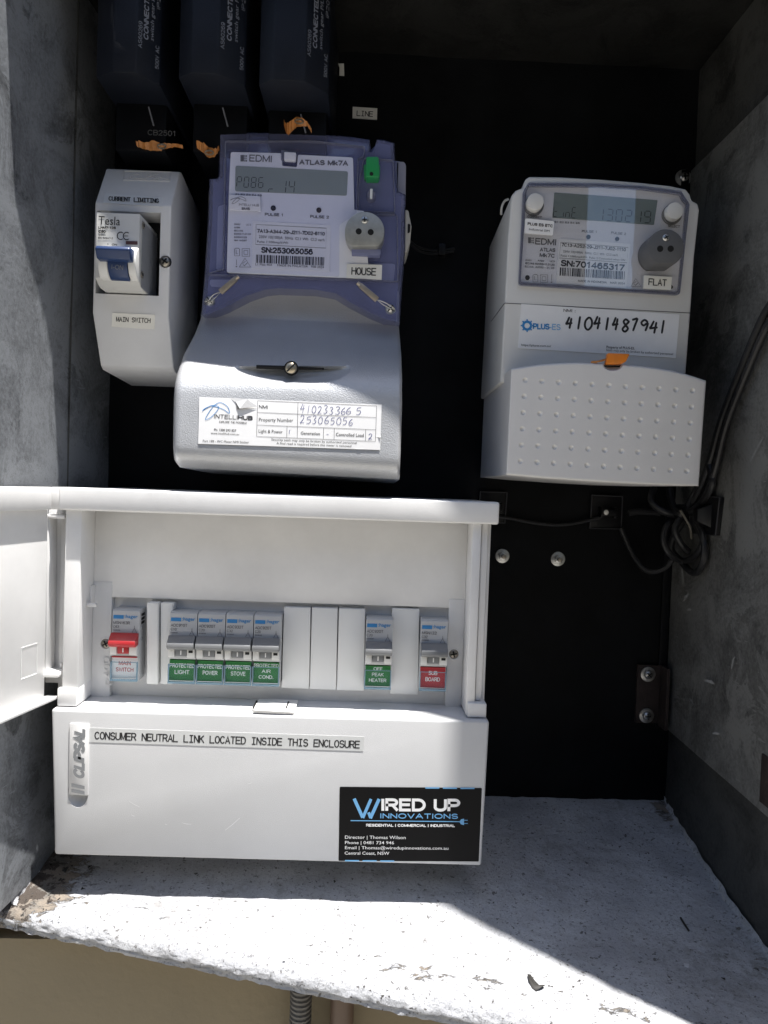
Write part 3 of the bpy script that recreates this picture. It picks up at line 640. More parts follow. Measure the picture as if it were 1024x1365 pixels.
# hinged lid, open towards the camera
hx, hd = -.1885, .106
ux, ud = -.205, 1.0; ul = math.hypot(ux, ud); ux, ud = ux / ul, ud / ul
def LV(a, t, z): return Vector((hx + ux * a + ud * t, -(hd + ud * a - ux * t), z))   # a along the lid, t towards its inner face
LW = .252
def lbox(a0, a1, t0, t1, z0, z1):
    r_ = [(a0, t0), (a1, t0), (a1, t1), (a0, t1)]
    return MB().prism([LV(a, t, z0) for a, t in r_], [LV(a, t, z1) for a, t in r_])
lid = build('lid', lbox(.004, LW, -.002, 0, -.133, -.0065), M['board'], BD, bev=.0004, label='white lid swung open')
build('lid_rim', lbox(.006, LW, .0001, .0035, -.0195, -.0062), M['board'], lid, bev=.0004)
build('lid_rim', lbox(.001, LW, .0001, .0070, -.1335, -.1315), M['board'], lid, bev=.0004)
build('lid_rim', lbox(LW - .002, LW, .0001, .0070, -.131, -.0200), M['board'], lid, bev=.0004)
build('hinge_cover', bx(-.1960, -.1812, .060, .0935, -.128, -.0197), M['board'], lid, bev=.0006)
build('hinge_post', bx(-.1925, -.1895, .095, .1075, -.118, -.0250), M['board'], lid, bev=.0006)
build('hinge_bracket', bx(-.1945, -.1805, .097, .1085, -.0250, -.0228), M['board'], lid, bev=.0006)
build('hinge_bracket', bx(-.1945, -.1805, .097, .1115, -.1200, -.1172), M['board'], lid, bev=.0008)
build('hinge_bracket', bx(-.1845, -.1832, .097, .100, -.1172, -.1140), M['board'], lid, bev=.0003)
build('lid_rim', bx(-.1885, -.1815, .084, .109, -.0195, -.0062), M['board'], lid, bev=.0008)
ll = MB()
o_ = [LV(.012, .0002, -.098), LV(.026, .0002, -.098), LV(.026, .0002, -.116), LV(.012, .0002, -.116)]
ll.tube(o_, .00018, 4, close=True)
build('moulded_outline', ll, M['board'], lid)

# blanking plates
Z10 = zf(370, 800, .27344); Z9 = zf(120, 800, .27344)
for i, (a, b, t, bt) in enumerate(((28, 161, 34, 429), (165, 293, 37, 434), (297, 428, 41, 439), (556, 692, 40, 457))):
    q = [Z10(a + 3, t), Z10(b, t + 4), Z10(b - 7, bt + 4), Z10(a - 8, bt)]
    pl = build('blanking_plate', MB().ring(q, .080, .0885 if i < 3 else .0870), M['blank'], BD, bev=.0005)
for a, b, dd in ((276, 330, .0925), (343, 402, .0900)):
    q = [Z9(a + 1, 13), Z9(b + 1, 15), Z9(b, 412), Z9(a, 409)]
    build('blanking_plate', MB().ring(q, .080, dd), M['blank'], BD, bev=.0005)
build('end_plate', MB().ring([Z9(396, 14), Z9(409, 16), Z9(409, 44), Z9(396, 42)], .080, .0890), M['blank'], BD, bev=.0003)

def cross_screw(name, p, r, parent, m, wash=0, h=.0022, slot=True, single=False, cup=None):
    """domed screw head with raised black bars painted as its shaded cross slots; p centre on its surface (facing -y)"""
    hd_ = build(name, MB().dome(p, r, h), m, parent)
    if slot:
        sm_ = MB(); a0 = random.uniform(0, 1.5)
        for a in ([a0] if single else [a0, a0 + math.pi / 2]):
            u = Vector((math.cos(a), 0, math.sin(a))); v = Vector((-math.sin(a), 0, math.cos(a))); c = Vector(p) + Vector((0, -h * .78, 0))
            L_ = r * (.9 if single else .62); W_ = r * .13
            pts = [c + u * (s * L_) + v * (t * W_) for s, t in ((-1, -1), (1, -1), (1, 1), (-1, 1))]
            sm_.prism(pts, [q + Vector((0, -h * .30, 0)) for q in pts])
        build('slot', sm_, M['hole'], hd_)
    return hd_
for x, y, d in ((141, 858, .0866), (605, 872, .0866)):
    c = px(x, y, d)
    cp = MB().tube([c + Vector((math.cos(t) * .0036, .0, math.sin(t) * .0036)) for t in [k * math.pi / 12 for k in range(24)]], .0005, 6, close=True)
    s_ = cross_screw('fixing_screw', c + Vector((0, .0006, 0)), .0033, BD, M['screwdk'], h=.0014)
    build('screw_cup', cp, M['board'], s_)

# ------------------------------------------------------------------ breakers (shared meshes, local frames)
MW = .01735
def mcb(idx, name, label, model, rating, lines, card, txt, cat='circuit breaker', group=None, red=False, dz=0, fx=None):
    x0 = (-.1545 + MW * idx) if fx is None else fx
    o = thing(name, label, cat, (x0, -.0812, -.1255 + dz), group)
    e = .00025; W = MW - e
    def B(x0_, x1_, d0, d1, z0, z1): return MB().box(x0_, x1_, d0, d1, z0, z1)
    bd = MB()   # side profile extruded along x: (depth, z)
    pr = [(0, 0), (.0115, 0), (.0120, .0145), (.0158, .0160), (.0158, .0215), (.0135, .0235), (.0135, .0435), (.0120, .0445), (0, .0445)]
    bd.prism([Vector((e, -a, z)) for a, z in pr], [Vector((W, -a, z)) for a, z in pr])
    body = build('body', bd, M['mcb'], o, bev=.0003, local=True, key='mcb_body')
    # toggle
    tg = MB(); tp_ = [(.0145, .0232), (.0195, .0222), (.0218, .0238), (.0214, .0262), (.0165, .0305), (.0135, .0300)]
    ov = .0
    tg.prism([Vector((.0004 + ov, -a, z)) for a, z in tp_], [Vector((W - .0002, -a, z)) for a, z in tp_])
    t_ = build('toggle', tg, M['redt'] if red else M['togg'], o, bev=.0005, local=True, key='mcb_tog' + str(red))
    st = build('toggle_stem', B(.0048, .0118, .012, .0172, .0176, .0232), M['redt'] if red else M['stem'], t_, bev=.0004, local=True, key='mcb_stem' + str(red))
    build('stem_mark', B(.0080, .0087, .0170, .01725, .0185, .0212), M['whiteink'], t_, local=True, key='mcb_mark')
    build('toggle_cheek', B(.0006, .0044, .012, .0178, .0170, .0226), M['mcbw'], o, bev=.0003, local=True, key='mcb_ck1')
    build('toggle_cheek', B(.0122, W - .0003, .012, .0178, .0170, .0226), M['mcbw'], o, bev=.0003, local=True, key='mcb_ck2')
    if not red:
        build('indicator_window', B(.0132, .0158, .0178, .01785, .0200, .0216), M['hole'], o, local=True, key='mcb_ind')
    # card and its clear window
    build('label_card', B(.0008, W - .0006, .0118, .0139, .0018, .0146), card, o, local=True, key='card' + card.name)
    if red: build('red_line', B(.0012, W - .0006, .0150, .0162, .01505, .01575), M['redt'], o, local=True, key='mcb_rl')
    lt = MB(); n = len(txt)
    inkm = M['redink'] if card == M['paper'] else M['whiteink']
    for i, s in enumerate(txt):
        h_ = .0026 if n == 2 else .0022
        zz = .0098 - i * (.0040 if n == 2 else .0036) if n == 2 else .0116 - i * .0036
        wid = min(.0150, len(s) * .00175)
        cx_ = .0008 + (W - .0014) / 2
        put(lt, s, Vector((cx_ - wid / 2, -.01395, zz)), Vector((wid, 0, 0)), Vector((0, 0, h_)), bold=.004)
    build('card_lettering', lt, inkm, o, local=True)
    wn = MB().box(.0004, W - .0002, .0150, .01535, .0012, .0122)
    build('label_window', wn, M['lens'], o, local=True, key='mcb_win')
    eg = MB().box(.0003, W - .0001, .0140, .0160, .0002, .0013)
    eg.box(.0003, .0009, .0140, .0158, .0013, .0122); eg.box(W - .0008, W - .0002, .0140, .0158, .0013, .0122); eg.box(.0009, W - .0008, .0153, .0158, .0118, .0122)
    build('window_edge', eg, M['lensed'], o, local=True, key='mcb_edge')
    # print
    pm = MB(); D_ = -.01372
    def P_(s, x, w_, z, h, m_=pm, **k): put(m_, s, Vector((x, D_, z)), Vector((w_, 0, 0)), Vector((0, 0, h)), **k)
    P_(model, .0010, .0100 if len(model) > 6 else .009, .0352, .0019); P_(rating, .0010, .0034, .0328, .0017)
    for k, s in enumerate(lines): P_(s, .0010, .0042, .0311 - k * .0012, .0009)
    # little diagram at right
    for a, b in (((.0125, .0300), (.0140, .0330)), ((.0140, .0330), (.0155, .0300)), ((.0125, .0300), (.0155, .0300)), ((.0140, .0330), (.0140, .0345))):
        u = Vector((b[0] - a[0], 0, b[1] - a[1])).normalized() * .00012; v = Vector((-u.z, 0, u.x))
        A = Vector((a[0], D_, a[1])); B_ = Vector((b[0], D_, b[1])); pm.add([A - v, B_ - v, B_ + v, A + v], [(0, 1, 2, 3)])
    build('printed_text', pm, M['greyink'], o, local=True)
    lg = MB(); P_(':hager', .0078, .0080, .0392, .0021, lg, bold=.03)
    put(lg, 'xxxxxxx', Vector((.0010, D_, .0392)), Vector((.0058, 0, 0)), Vector((0, 0, .0015)), bold=.06)
    lg.add([(.0009, D_ + .00005, .0386), (.0072, D_ + .00005, .0386), (.0072, D_ + .00005, .0409), (.0009, D_ + .00005, .0409)], [(0, 1, 2, 3)])
    build('blue_logo', lg, M['logoblue'], o, local=True, key='mcb_logo')
    return o
ms = mcb(0, 'isolator_switch', 'red toggle switch with white card reading MAIN SWITCH, left end of the row', 'MSN163R', 'C63', ['60898'], M['paper'], ['MAIN', 'SWITCH'], cat='isolator switch', red=True, dz=.0005, fx=-.1552)
sd = MB()
for z in (.040, .0375, .035): sd.box(.01720, .01735, .004, .0105, z, z + .0016)
build('side_vent', sd, M['hole'], ms, local=True)
sd2 = MB()
for z, r_ in ((.0325, .0014), (.0255, .0013)): sd2.cyl((.0171, -.0085, z), (1, 0, 0), r_, .0003, 12)
build('side_rivet', sd2, M['mcbside'], ms, local=True)
g_ = 'grey residual current breakers with green cards'
mcb(4, 'circuit_breaker', 'grey breaker with green card reading PROTECTED STOVE', 'ADC932T', 'C32', ['60898'], M['greencard'], ['PROTECTED', 'STOVE'], group=g_)
mcb(2, 'circuit_breaker', 'grey breaker with green card reading PROTECTED LIGHT', 'ADC910T', 'C10', ['60898'], M['greencard'], ['PROTECTED', 'LIGHT'], group=g_)
mcb(3, 'circuit_breaker', 'grey breaker with green card reading PROTECTED POWER', 'ADC920T', 'C20', ['60898'], M['greencard'], ['PROTECTED', 'POWER'], group=g_)
mcb(5, 'circuit_breaker', 'grey breaker with green card reading PROTECTED AIR COND.', 'ADC920T', 'C20', ['60898'], M['greencard'], ['PROTECTED', 'AIR', 'COND.'], group=g_)
mcb(9, 'circuit_breaker', 'grey breaker with green card reading OFF PEAK HEATER, standing alone between blanking plates', 'ADC920T', 'C20', ['60898'], M['greencard'], ['OFF', 'PEAK', 'HEATER'], group=g_, fx=.0018)
mcb(11, 'circuit_breaker', 'grey breaker with red card reading SUB BOARD at the right end of the row', 'MSN132', 'C32', ['60898'], M['redcard'], ['SUB', 'BOARD'], fx=.0362)

# ================================================================== CURRENT LIMITING SWITCH BOX
SWB = thing('switch_enclosure', 'narrow white moulded enclosure labelled CURRENT LIMITING and MAIN SWITCH', 'switch enclosure', (-.15, 0, .07))
Z2 = zf(110, 200, .23457)
x0, x1 = -.1768, -.1292
sp = [(.0, .196), (.0570, .2030), (.0620, .2010), (.0800, .1725), (.0800, .1040), (.0640, .0735), (.0600, .0712), (.0, .0690)]
# front is an open frame round the breaker: built as profile prism, then the window is cut
sw = MB(); sw.prism([Vector((x0, -a, z)) for a, z in sp], [Vector((x1, -a, z)) for a, z in sp])
swo = build('enclosure_body', sw, M['switch'], SWB, bev=.0010, seg=3)
wx0, wx1 = -.1752, px(213, 340, .08).x; wz1, wz0 = px(200, 283, .08).z, px(200, 394, .08).z
cb = bmesh.new(); bmesh.ops.create_cube(cb, size=1)
for v in cb.verts: v.co = Vector(((wx0 + wx1) / 2 + v.co.x * (wx1 - wx0), -.07 + v.co.y * .06, (wz0 + wz1) / 2 + v.co.z * (wz1 - wz0))) - Vector(SWB.location)
cme = bpy.data.meshes.new('cut'); cb.to_mesh(cme); cb.free(); cuto = bpy.data.objects.new('cut', cme); COL.objects.link(cuto); cuto.parent = SWB
bpy.context.view_layer.update()
md = swo.modifiers.new('b', 'BOOLEAN'); md.object = cuto; md.solver = 'EXACT'
nm = bpy.data.meshes.new_from_object(swo.evaluated_get(bpy.context.evaluated_depsgraph_get()))
swo.modifiers.clear(); swo.data = nm; bpy.data.objects.remove(cuto)
for p in nm.polygons: p.use_smooth = True
nm.set_sharp_from_angle(angle=R(30))
build('opening_shade', MB().box(wx0 + .0002, wx1 - .0002, .0602, .0615, wz0 + .0002, wz1 - .0002), M['hole'], SWB)  # black plate painting in the shade deep inside the opening
def facet(zz, side='top'):                       # depth of the sloping facets at height z
    if zz > .1725: return .08 - (zz - .1725) / (.2010 - .1725) * .018
    if zz < .1040: return .08 - (.1040 - zz) / (.1040 - .0735) * .016
    return .08
def on_facet(x, y, up=.0003):
    d = .08
    for _ in range(6): d = facet(px(x, y, d).z) + up
    return px(x, y, d)
def tape(corners, name, txt, p0, p1, cap, m=None, **k):
    fr = [on_facet(*c, up=.0004) for c in corners]; bk = [v + Vector((0, .0004, 0)) for v in fr]
    t = build(name, MB().prism(bk, fr), m or M['tape'], SWB, smooth=False)
    O = on_facet(*p0, up=.00055); E_ = on_facet(*p1, up=.00055); dx, dy = p1[0] - p0[0], p1[1] - p0[1]; l = math.hypot(dx, dy)
    V = on_facet(p0[0] + dy / l * cap, p0[1] - dx / l * cap, up=.00055) - O
    mb = MB(); put(mb, txt, O, E_ - O, V, mono=True, **k); build('lettering', mb, M['ink'], t); return t
swt = mat('switch_tape', (.75, .76, .76), .3)
tape([Z2(128, 245), Z2(460, 268), Z2(455, 322), Z2(118, 300)], 'label_tape', 'CURRENT LIMITING', Z2(150, 287), Z2(436, 301), 6.0, swt)
tape([Z2(170, 925), Z2(412, 935), Z2(410, 1018), Z2(165, 1003)], 'label_tape', 'MAIN SWITCH', Z2(192, 975), Z2(388, 984), 6.6)
eb = MB(); O = on_facet(*Z2(258, 162)); E_ = on_facet(*Z2(488, 167)); V = on_facet(*Z2(261, 130)) - O
put(eb, 'IICLIPSAL', O, E_ - O, V, bold=.01, shear=.2, thick=.0003)
fr = [on_facet(*Z2(a, b), up=.0003) for a, b in ((238, 118), (503, 124), (498, 176), (234, 170))]
eb.tube(fr, .00025, 4, close=True)
build('raised_lettering', eb, M['switch'], SWB)
c = px(220.5, 349, .0798)
s_ = cross_screw('cover_screw', c, .0034, SWB, M['screwdk'], h=.0022)
build('screw_recess', MB().cyl(c + Vector((0, .0005, 0)), (0, -1, 0), .0038, .0007, 20), M['hole'], s_)
# ---- the big breaker standing in that window
BR = thing('main_circuit_breaker', 'big white breaker with a navy toggle reading I-ON, standing proud in the narrow switch enclosure', 'circuit breaker', (px(156, 388, .098).x, -.042, px(156, 388, .098).z))
bl, br_ = px(127.2, 335, .098).x, px(185.5, 335, .098).x; bt, bb = px(156, 282.5, .098).z, wz0 + .0010
pr_ = [(.042, bb), (.088, bb), (.0920, bb + .001), (.0980, bb + .004), (.0980, bt - .0005), (.094, bt), (.042, bt)]
body = build('body', MB().prism([Vector((bl, -a, z)) for a, z in pr_], [Vector((br_, -a, z)) for a, z in pr_]), mat('breaker_cream', (.60, .60, .58), .42, bump=.1), BR, bev=.0007)
side = MB().box(br_ + .0001, br_ + .0004, .045, .0935, bb + .0005, bt - .003)
build('side_panel', side, M['mcbside'], BR)
rv = MB()
for zy in (bt - .0055, bb + .0085): rv.cyl((br_ + .0003, -.0925, zy), (1, 0, 0), .0021, .0006, 16); 
build('rivet', rv, M['screwdk'], BR)
rv2 = MB()
for zy in (bt - .0055, bb + .0085): rv2.cyl((br_ + .0009, -.0925, zy), (1, 0, 0), .0010, .0002, 12)
build('rivet_hole', rv2, M['hole'], BR)
sl_ = MB()
for k, (s, z, h) in enumerate((('I44', bt - .028, .007), ('(3)', bb + .018, .006), ('?', bb + .006, .004))):
    put(sl_, s, Vector((br_ + .00045, -.080, z - .003)), Vector((0, 0, .010)), Vector((0, .0085, 0)), thick=.0003)
build('raised_marks', sl_, M['mcbside'], BR)
TD = .0982
tm = MB(); text(tm, 'Tesla', Z2(90, 422), Z2(213, 428), 11.2, TD, bold=.002); build('printed_name', tm, M['ink'], BR)
tm = MB()
text(tm, 'LNM7-125', Z2(92, 447), Z2(188, 449), 3.4, TD, bold=.03); text(tm, 'C80', Z2(92, 470), Z2(130, 471), 3.8, TD, bold=.03)
text(tm, '240V~', Z2(92, 487), Z2(133, 488), 2.4, TD); text(tm, 'IEC 60947-2', Z2(90, 504), Z2(172, 507), 2.6, TD, bold=.01)
for cx_, e_ in ((Z2(217, 487), 0), (Z2(251, 488), 1)):
    tm.ribbon([(cx_[0] + 4.6 * math.cos(t) , cx_[1] + 5 * math.sin(t)) for t in [R(50 + 26 * k) for k in range(11)]], 1.2, TD)
    if e_: tm.ribbon([(cx_[0] - 3.6, cx_[1]), (cx_[0] + 2, cx_[1])], 1.1, TD + .00002)
text(tm, '1  ON', Z2(140, 541), Z2(195, 543), 2.6, TD, bold=.02)
build('printed_text', tm, M['ink'], BR)
build('red_flag', MB().ring([Z2(246, 516), Z2(312, 518), Z2(312, 537), Z2(246, 535)], .0978, .0983), mat('maroon', (.10, .05, .05), .4), BR)
# toggle: upper bar, lower barrel, white cheeks
tg = MB(); tgl, tgr = Z2(78, 560), Z2(268, 570)
a_ = px(*Z2(74, 560), .112).x; b_ = px(*Z2(262, 570), .112).x
zt = px(*Z2(160, 545), .112).z; zb = px(*Z2(160, 620), .112).z
tg.prism([Vector((a_, -d, z)) for d, z in ((.097, zt + .001), (.112, zt), (.1135, zt - .002), (.1105, zb + .0005), (.097, zb))],
         [Vector((b_ + .001, -d, z)) for d, z in ((.097, zt + .001), (.112, zt), (.1135, zt - .002), (.1105, zb + .0005), (.097, zb))])
tgo = build('toggle', tg, M['bluetog'], BR, bev=.0009, seg=3)
bx0, bx1 = px(*Z2(140, 660), .106).x, px(*Z2(250, 660), .106).x; zc = px(*Z2(180, 625), .1).z - .001; 
cyl_ = [(.0965 + .0095 * math.cos(t), zc - .0005 + .0105 * math.sin(t)) for t in [R(-82 + 14 * k) for k in range(12)]] + [(.096, zc + .009)]
build('toggle_barrel', MB().prism([Vector((bx0, -a, z)) for a, z in cyl_], [Vector((bx1, -a, z)) for a, z in cyl_]), M['bluetog'], tgo, bev=.0003)
for ca, cb_ in ((-.0062, -.0003), (.0003, .0052)):
    xa, xb = (bx0 + ca, bx0 + cb_) if ca < 0 else (bx1 + ca, bx1 + cb_)
    cy_ = [(.0965 + .0090 * math.cos(t), zc - .0005 + .0105 * math.sin(t)) for t in [R(-85 + 15 * k) for k in range(11)]] + [(.096, zc + .008)]
    build('toggle_cheek', MB().prism([Vector((xa, -a, z)) for a, z in cy_], [Vector((xb, -a, z)) for a, z in cy_]), M['mcbw'], BR, bev=.0008, seg=3)
tm = MB(); text(tm, 'I-ON', Z2(165, 676), Z2(228, 682), 6.4, .1062); build('toggle_lettering', tm, M['palefuse'], tgo)

# ================================================================== LEFT METER
Z3 = zf(220, 160, .33203); Z4 = zf(220, 360, .33203); Z7 = zf(300, 180, .19531)
LM = thing('electricity_meter', 'blue covered electricity meter labelled HOUSE above a silver terminal cover', 'electricity meter', (-.045, 0, .01))
out = [Z3(*p) for p in ((217, 56), (300, 50), (450, 49), (620, 55), (740, 65), (823, 78), (828, 128), (842, 128), (846, 76), (880, 78), (922, 92), (930, 250), (938, 285), (966, 300),
       (965, 520), (950, 700), (943, 812), (880, 806), (820, 780), (740, 738), (680, 700), (600, 686), (450, 681), (400, 686), (330, 710), (240, 758), (190, 778), (146, 780),
       (160, 600), (172, 400), (177, 236), (208, 232), (214, 225))]
lower = MB().box(-.0960, .0150, .0, .060, .132, .2160)
build('back_housing', lower, M['inner'], LM, bev=.002)
build('base_housing', MB().box(-.1000, .0160, .0, .045, .0300, .120), M['meter'], LM, bev=.002)
# shell: front skin and side walls only, clear blue
inn = shrink(out, 2.2)
shell = MB(); n = len(out)
A = [px(*p, .0700) for p in out]; B_ = [px(*p, .0722) for p in inn]; C_ = [Vector((p.x, -.030, p.z)) for p in A]
shell.add(C_ + A + B_, [(i, (i + 1) % n, n + (i + 1) % n, n + i) for i in range(n)] + [(n + i, n + (i + 1) % n, 2 * n + (i + 1) % n, 2 * n + i) for i in range(n)] + [list(range(2 * n, 3 * n))])
shell.v = [v for v in shell.v]
build('clear_cover', shell, M['bcover'], LM, angle=50, label='translucent blue cover')
# dark interior seen through the skin
ind = shrink(out, 6)
build('interior', MB().ring(ind, .040, .0640), M['inner'], LM)
pale = [Z3(*p) for p in ((205, 330), (240, 300), (240, 620), (640, 652), (925, 668), (915, 420), (780, 380), (770, 645), (250, 615), (212, 600))]
build('inner_body', MB().ring(rp([Z3(212, 345), Z3(246, 335), Z3(242, 600), Z3(205, 600)], 3), .0630, .0665), M['innerlt'], LM, bev=.0006)
build('inner_body', MB().ring(rp([Z3(700, 570), Z3(925, 575), Z3(918, 648), Z3(700, 640)], 3), .0630, .0665), M['innerlt'], LM, bev=.0006)
build('inner_body', MB().ring(rp([Z3(180, 640), Z3(270, 640), Z3(240, 670), Z3(180, 665)], 3), .0630, .0660), M['innerlt'], LM, bev=.0006)
# raised ridges of the cover
rg = MB()
o2 = rp([Z3(240, 82), Z3(600, 82), Z3(805, 104), Z3(800, 142), Z3(778, 150), Z3(770, 380), Z3(935, 380), Z3(938, 650), Z3(164, 622), Z3(232, 600)], 3, 3)
rg.frame(o2, shrink(o2, 1.6), .071, .0742)
build('cover_ridge', rg, M['rim'], LM)
rg = MB(); o2 = rp([Z3(798, 150), Z3(918, 158), Z3(925, 372), Z3(772, 368), Z3(778, 240)], 4, 3); rg.frame(o2, shrink(o2, 1.3), .071, .0740)
build('cover_ridge', rg, M['rim'], LM)
build('side_lug', MB().ring(rp([Z3(928, 166), Z3(960, 166), Z3(968, 180), Z3(966, 345), Z3(928, 345)], 3), .030, .060), mat('grey_lug', (.30, .30, .36), .4), LM, bev=.0008)
# faceplate with the notch at the top
fd = .0745
fp = rp([Z3(264, 128), Z3(468, 133), Z3(470, 184), Z3(530, 189), Z3(534, 139), Z3(755, 150), Z3(760, 360), Z3(800, 365), Z3(820, 632), Z3(700, 632), Z3(248, 612), Z3(256, 300)], [3, 2, 2, 2, 2, 3, 1, 2, 2, 1, 3, 1], 3)
fpo = build('faceplate', MB().ring(fp, .0660, fd), M['face'], LM, label='pale lavender faceplate')
dp = rp([Z3(283, 183), Z3(735, 206), Z3(730, 303), Z3(281, 285)], 2.5, 3)
dso = build('display', MB().ring(dp, .0740, fd + .0003), M['lcd'], LM)
sg = MB(); seg7(sg, 'P086', Z3(287, 268), Z3(403, 272), 13.5, fd + .0005, 1.15)
seg7(sg, 'r', Z3(415, 290), Z3(446, 290), 9, fd + .0005, 1.2); seg7(sg, '14', Z3(462, 292), Z3(530, 293), 16.5, fd + .0005, 1.2)
build('display_digits', sg, M['lcdink'], dso)
dark = MB()
def T3(mb, s, x0, y0, x1, y1, cap, d=fd + .0003, **k): text(mb, s, Z3(x0, y0), Z3(x1, y1), cap * .33203, d, **k)
T3(dark, 'EDMI', 340, 166, 427, 170, 28, bold=.004); T3(dark, 'ATLAS Mk7A', 541, 179, 733, 184, 21, bold=.022)
for xx, yy, ww, hh in ((303, 140, 14, 26), (319, 141, 4, 7), (319, 150, 4, 7), (319, 160, 4, 7), (325, 141, 4, 7), (325, 151, 4, 4), (325, 159, 4, 8)):
    dark.quadpx([Z3(xx, yy), Z3(xx + ww, yy), Z3(xx + ww, yy + hh), Z3(xx, yy + hh)], fd + .0003)
T3(dark, 'PULSE 1', 402, 384, 474, 387, 12, bold=.02); T3(dark, 'PULSE 2', 584, 393, 657, 396, 12, bold=.02)
T3(dark, 'E1 E2 E3 E4 E5', 284, 302, 388, 306, 8, bold=.02)
for k, s in enumerate(('240V', 'A/SM', 'IEC/AS', '62053-11,21,22', '62053-21,23', 'NMI 14/2/87')):
    T3(dark, s, 278, 421 + k * 13, 278 + (24, 22, 34, 66, 50, 50)[k], 422 + k * 13, 6.5, bold=.02)
T3(dark, 'UC3', 326, 423, 345, 424, 6.5)
def icon(mb, Zf, x, y, s, d, ln=.7):             # small conformity symbols: battery, double square, thermometer, triangle tick
    q = lambda a, b: Zf(x + a * s, y + b * s)
    mb.ribbon([q(0, 0), q(.6, 0), q(.6, -.8), q(.45, -.9), q(.15, -.9), q(0, -.8), q(0, 0)], ln, d)
    mb.ribbon([q(.2, -.7), q(.2, -.25), q(.42, -.25)], ln, d)
    mb.ribbon([q(.9, .05), q(1.8, .05), q(1.8, -.85), q(.9, -.85), q(.9, .05)], ln, d); mb.ribbon([q(1.12, -.17), q(1.58, -.17), q(1.58, -.63), q(1.12, -.63), q(1.12, -.17)], ln, d + .00002)
def tri(mb, Zf, x, y, s, d):
    q = lambda a, b: Zf(x + a * s, y + b * s)
    mb.ribbon([q(0, 0), q(1.1, 0), q(.55, -.85), q(0, 0)], .8, d); mb.ribbon([q(.35, -.25), q(.5, -.12), q(.8, -.42)], .9, d); mb.ribbon([q(.3, -.33), q(.6, -.55)], .7, d)
icon(dark, Z3, 279, 545, 34, fd + .0003); tri(dark, Z3, 298, 590, 42, fd + .0003)
dark.ribbon([Z3(287, 560), Z3(287, 582)], .8, fd + .0003); dark.ribbon([Z3(284, 588), Z3(290, 588)], 2, fd + .0003)
build('printed_text', dark, M['greyink'], fpo)
for x, y, mm in ((435, 354, 'hole'), (618, 362, 'rust')):
    c = px(*Z3(x, y), fd); build('pulse_lamp', MB().cyl(c, (0, -1, 0), .00165, .0005, 18), M[mm], LM)
# notch tab
build('notch_clip', MB().ring(rp([Z3(466, 119), Z3(530, 123), Z3(528, 165), Z3(465, 161)], 1.5), .070, .0752), M['rim'], LM, bev=.0003)
build('white_clip', MB().ring(rp([Z3(479, 127), Z3(526, 130), Z3(524, 162), Z3(478, 159)], 1.5), .0752, .0785), M['paper'], LM, bev=.0005)
# sim sticker
smd = .0762
st = build('sim_sticker', MB().ring(rp([Z3(258, 299), Z3(383, 305), Z3(384, 366), Z3(256, 360)], 2), smd - .001, smd), M['paper'], LM, bev=.0002)
sm_ = MB(); T3(sm_, 'INTELLI HUB', 297, 343, 377, 347, 9, d=smd + .0002); T3(sm_, 'SMS', 308, 360, 340, 361, 10, d=smd + .0002, bold=.03)
def loops(mb, Zf, x, y, s, d, wd):
    for k in range(3):
        L = [Zf(x + s * (.9 * math.cos(t) * math.cos(.5 + k * .5) - .35 * math.sin(t) * math.sin(.5 + k * .5)) + k * s * .35, y + s * .55 * (.6 * math.cos(t) * math.sin(.6 - k * .9) + .5 * math.sin(t))) for t in [2 * math.pi * i / 24 for i in range(25)]]
        mb.ribbon(L, wd, d + k * .00002)
sm_.ribbon([Z3(294 + (a - 205) * .58, 320 + (b - 562) * .42) for a, b in smooth_line([(150, 566), (185, 546), (232, 558), (258, 575), (252, 550), (224, 532), (198, 543), (172, 578), (163, 600), (188, 588), (216, 552), (192, 543), (160, 556), (150, 566)], 4)], .5, smd + .0002)
build('lettering', sm_, M['greyink'], st)
# serial sticker
sk = build('serial_sticker', MB().ring([Z3(352, 405), Z3(665, 422), Z3(661, 607), Z3(349, 596)], fd - .0005, fd + .0004), M['paper'], LM)
s2 = MB(); sd_ = fd + .0006
T3(s2, '7A13-A344-29-J211-7D02-6110', 371, 452, 640, 464, 15, d=sd_, bold=.012); T3(s2, '230V 10(100)A  50Hz  Cl.1 Wh  Cl.2 varh', 377, 473, 640, 487, 11, d=sd_)
T3(s2, 'Pulse 1:100imp/kWh', 370, 492, 494, 497, 9, d=sd_); T3(s2, 'SN:253065056', 388, 533, 591, 541, 24, d=sd_, bold=.02)
T3(s2, 'L1 Max 40A     MADE IN MALAYSIA   FEB 2024', 363, 583, 638, 595, 9, d=sd_, bold=.005)
s2.ribbon([Z3(366, 419), Z3(648, 434), Z3(646, 514), Z3(364, 499), Z3(366, 419)], .5, sd_)
x0_, y0_ = Z3(365, 573); x1_, y1_ = Z3(640, 584); barcode(s2, x0_, y0_, x1_, y1_, 11, sd_, 3)
build('lettering', s2, M['ink'], sk)
# clear window over the face
build('window', MB().ring(rp([Z3(252, 118), Z3(772, 140), Z3(770, 372), Z3(700, 420), Z3(700, 628), Z3(240, 608)], 3), .0795, .0800), M['bwin'], LM)
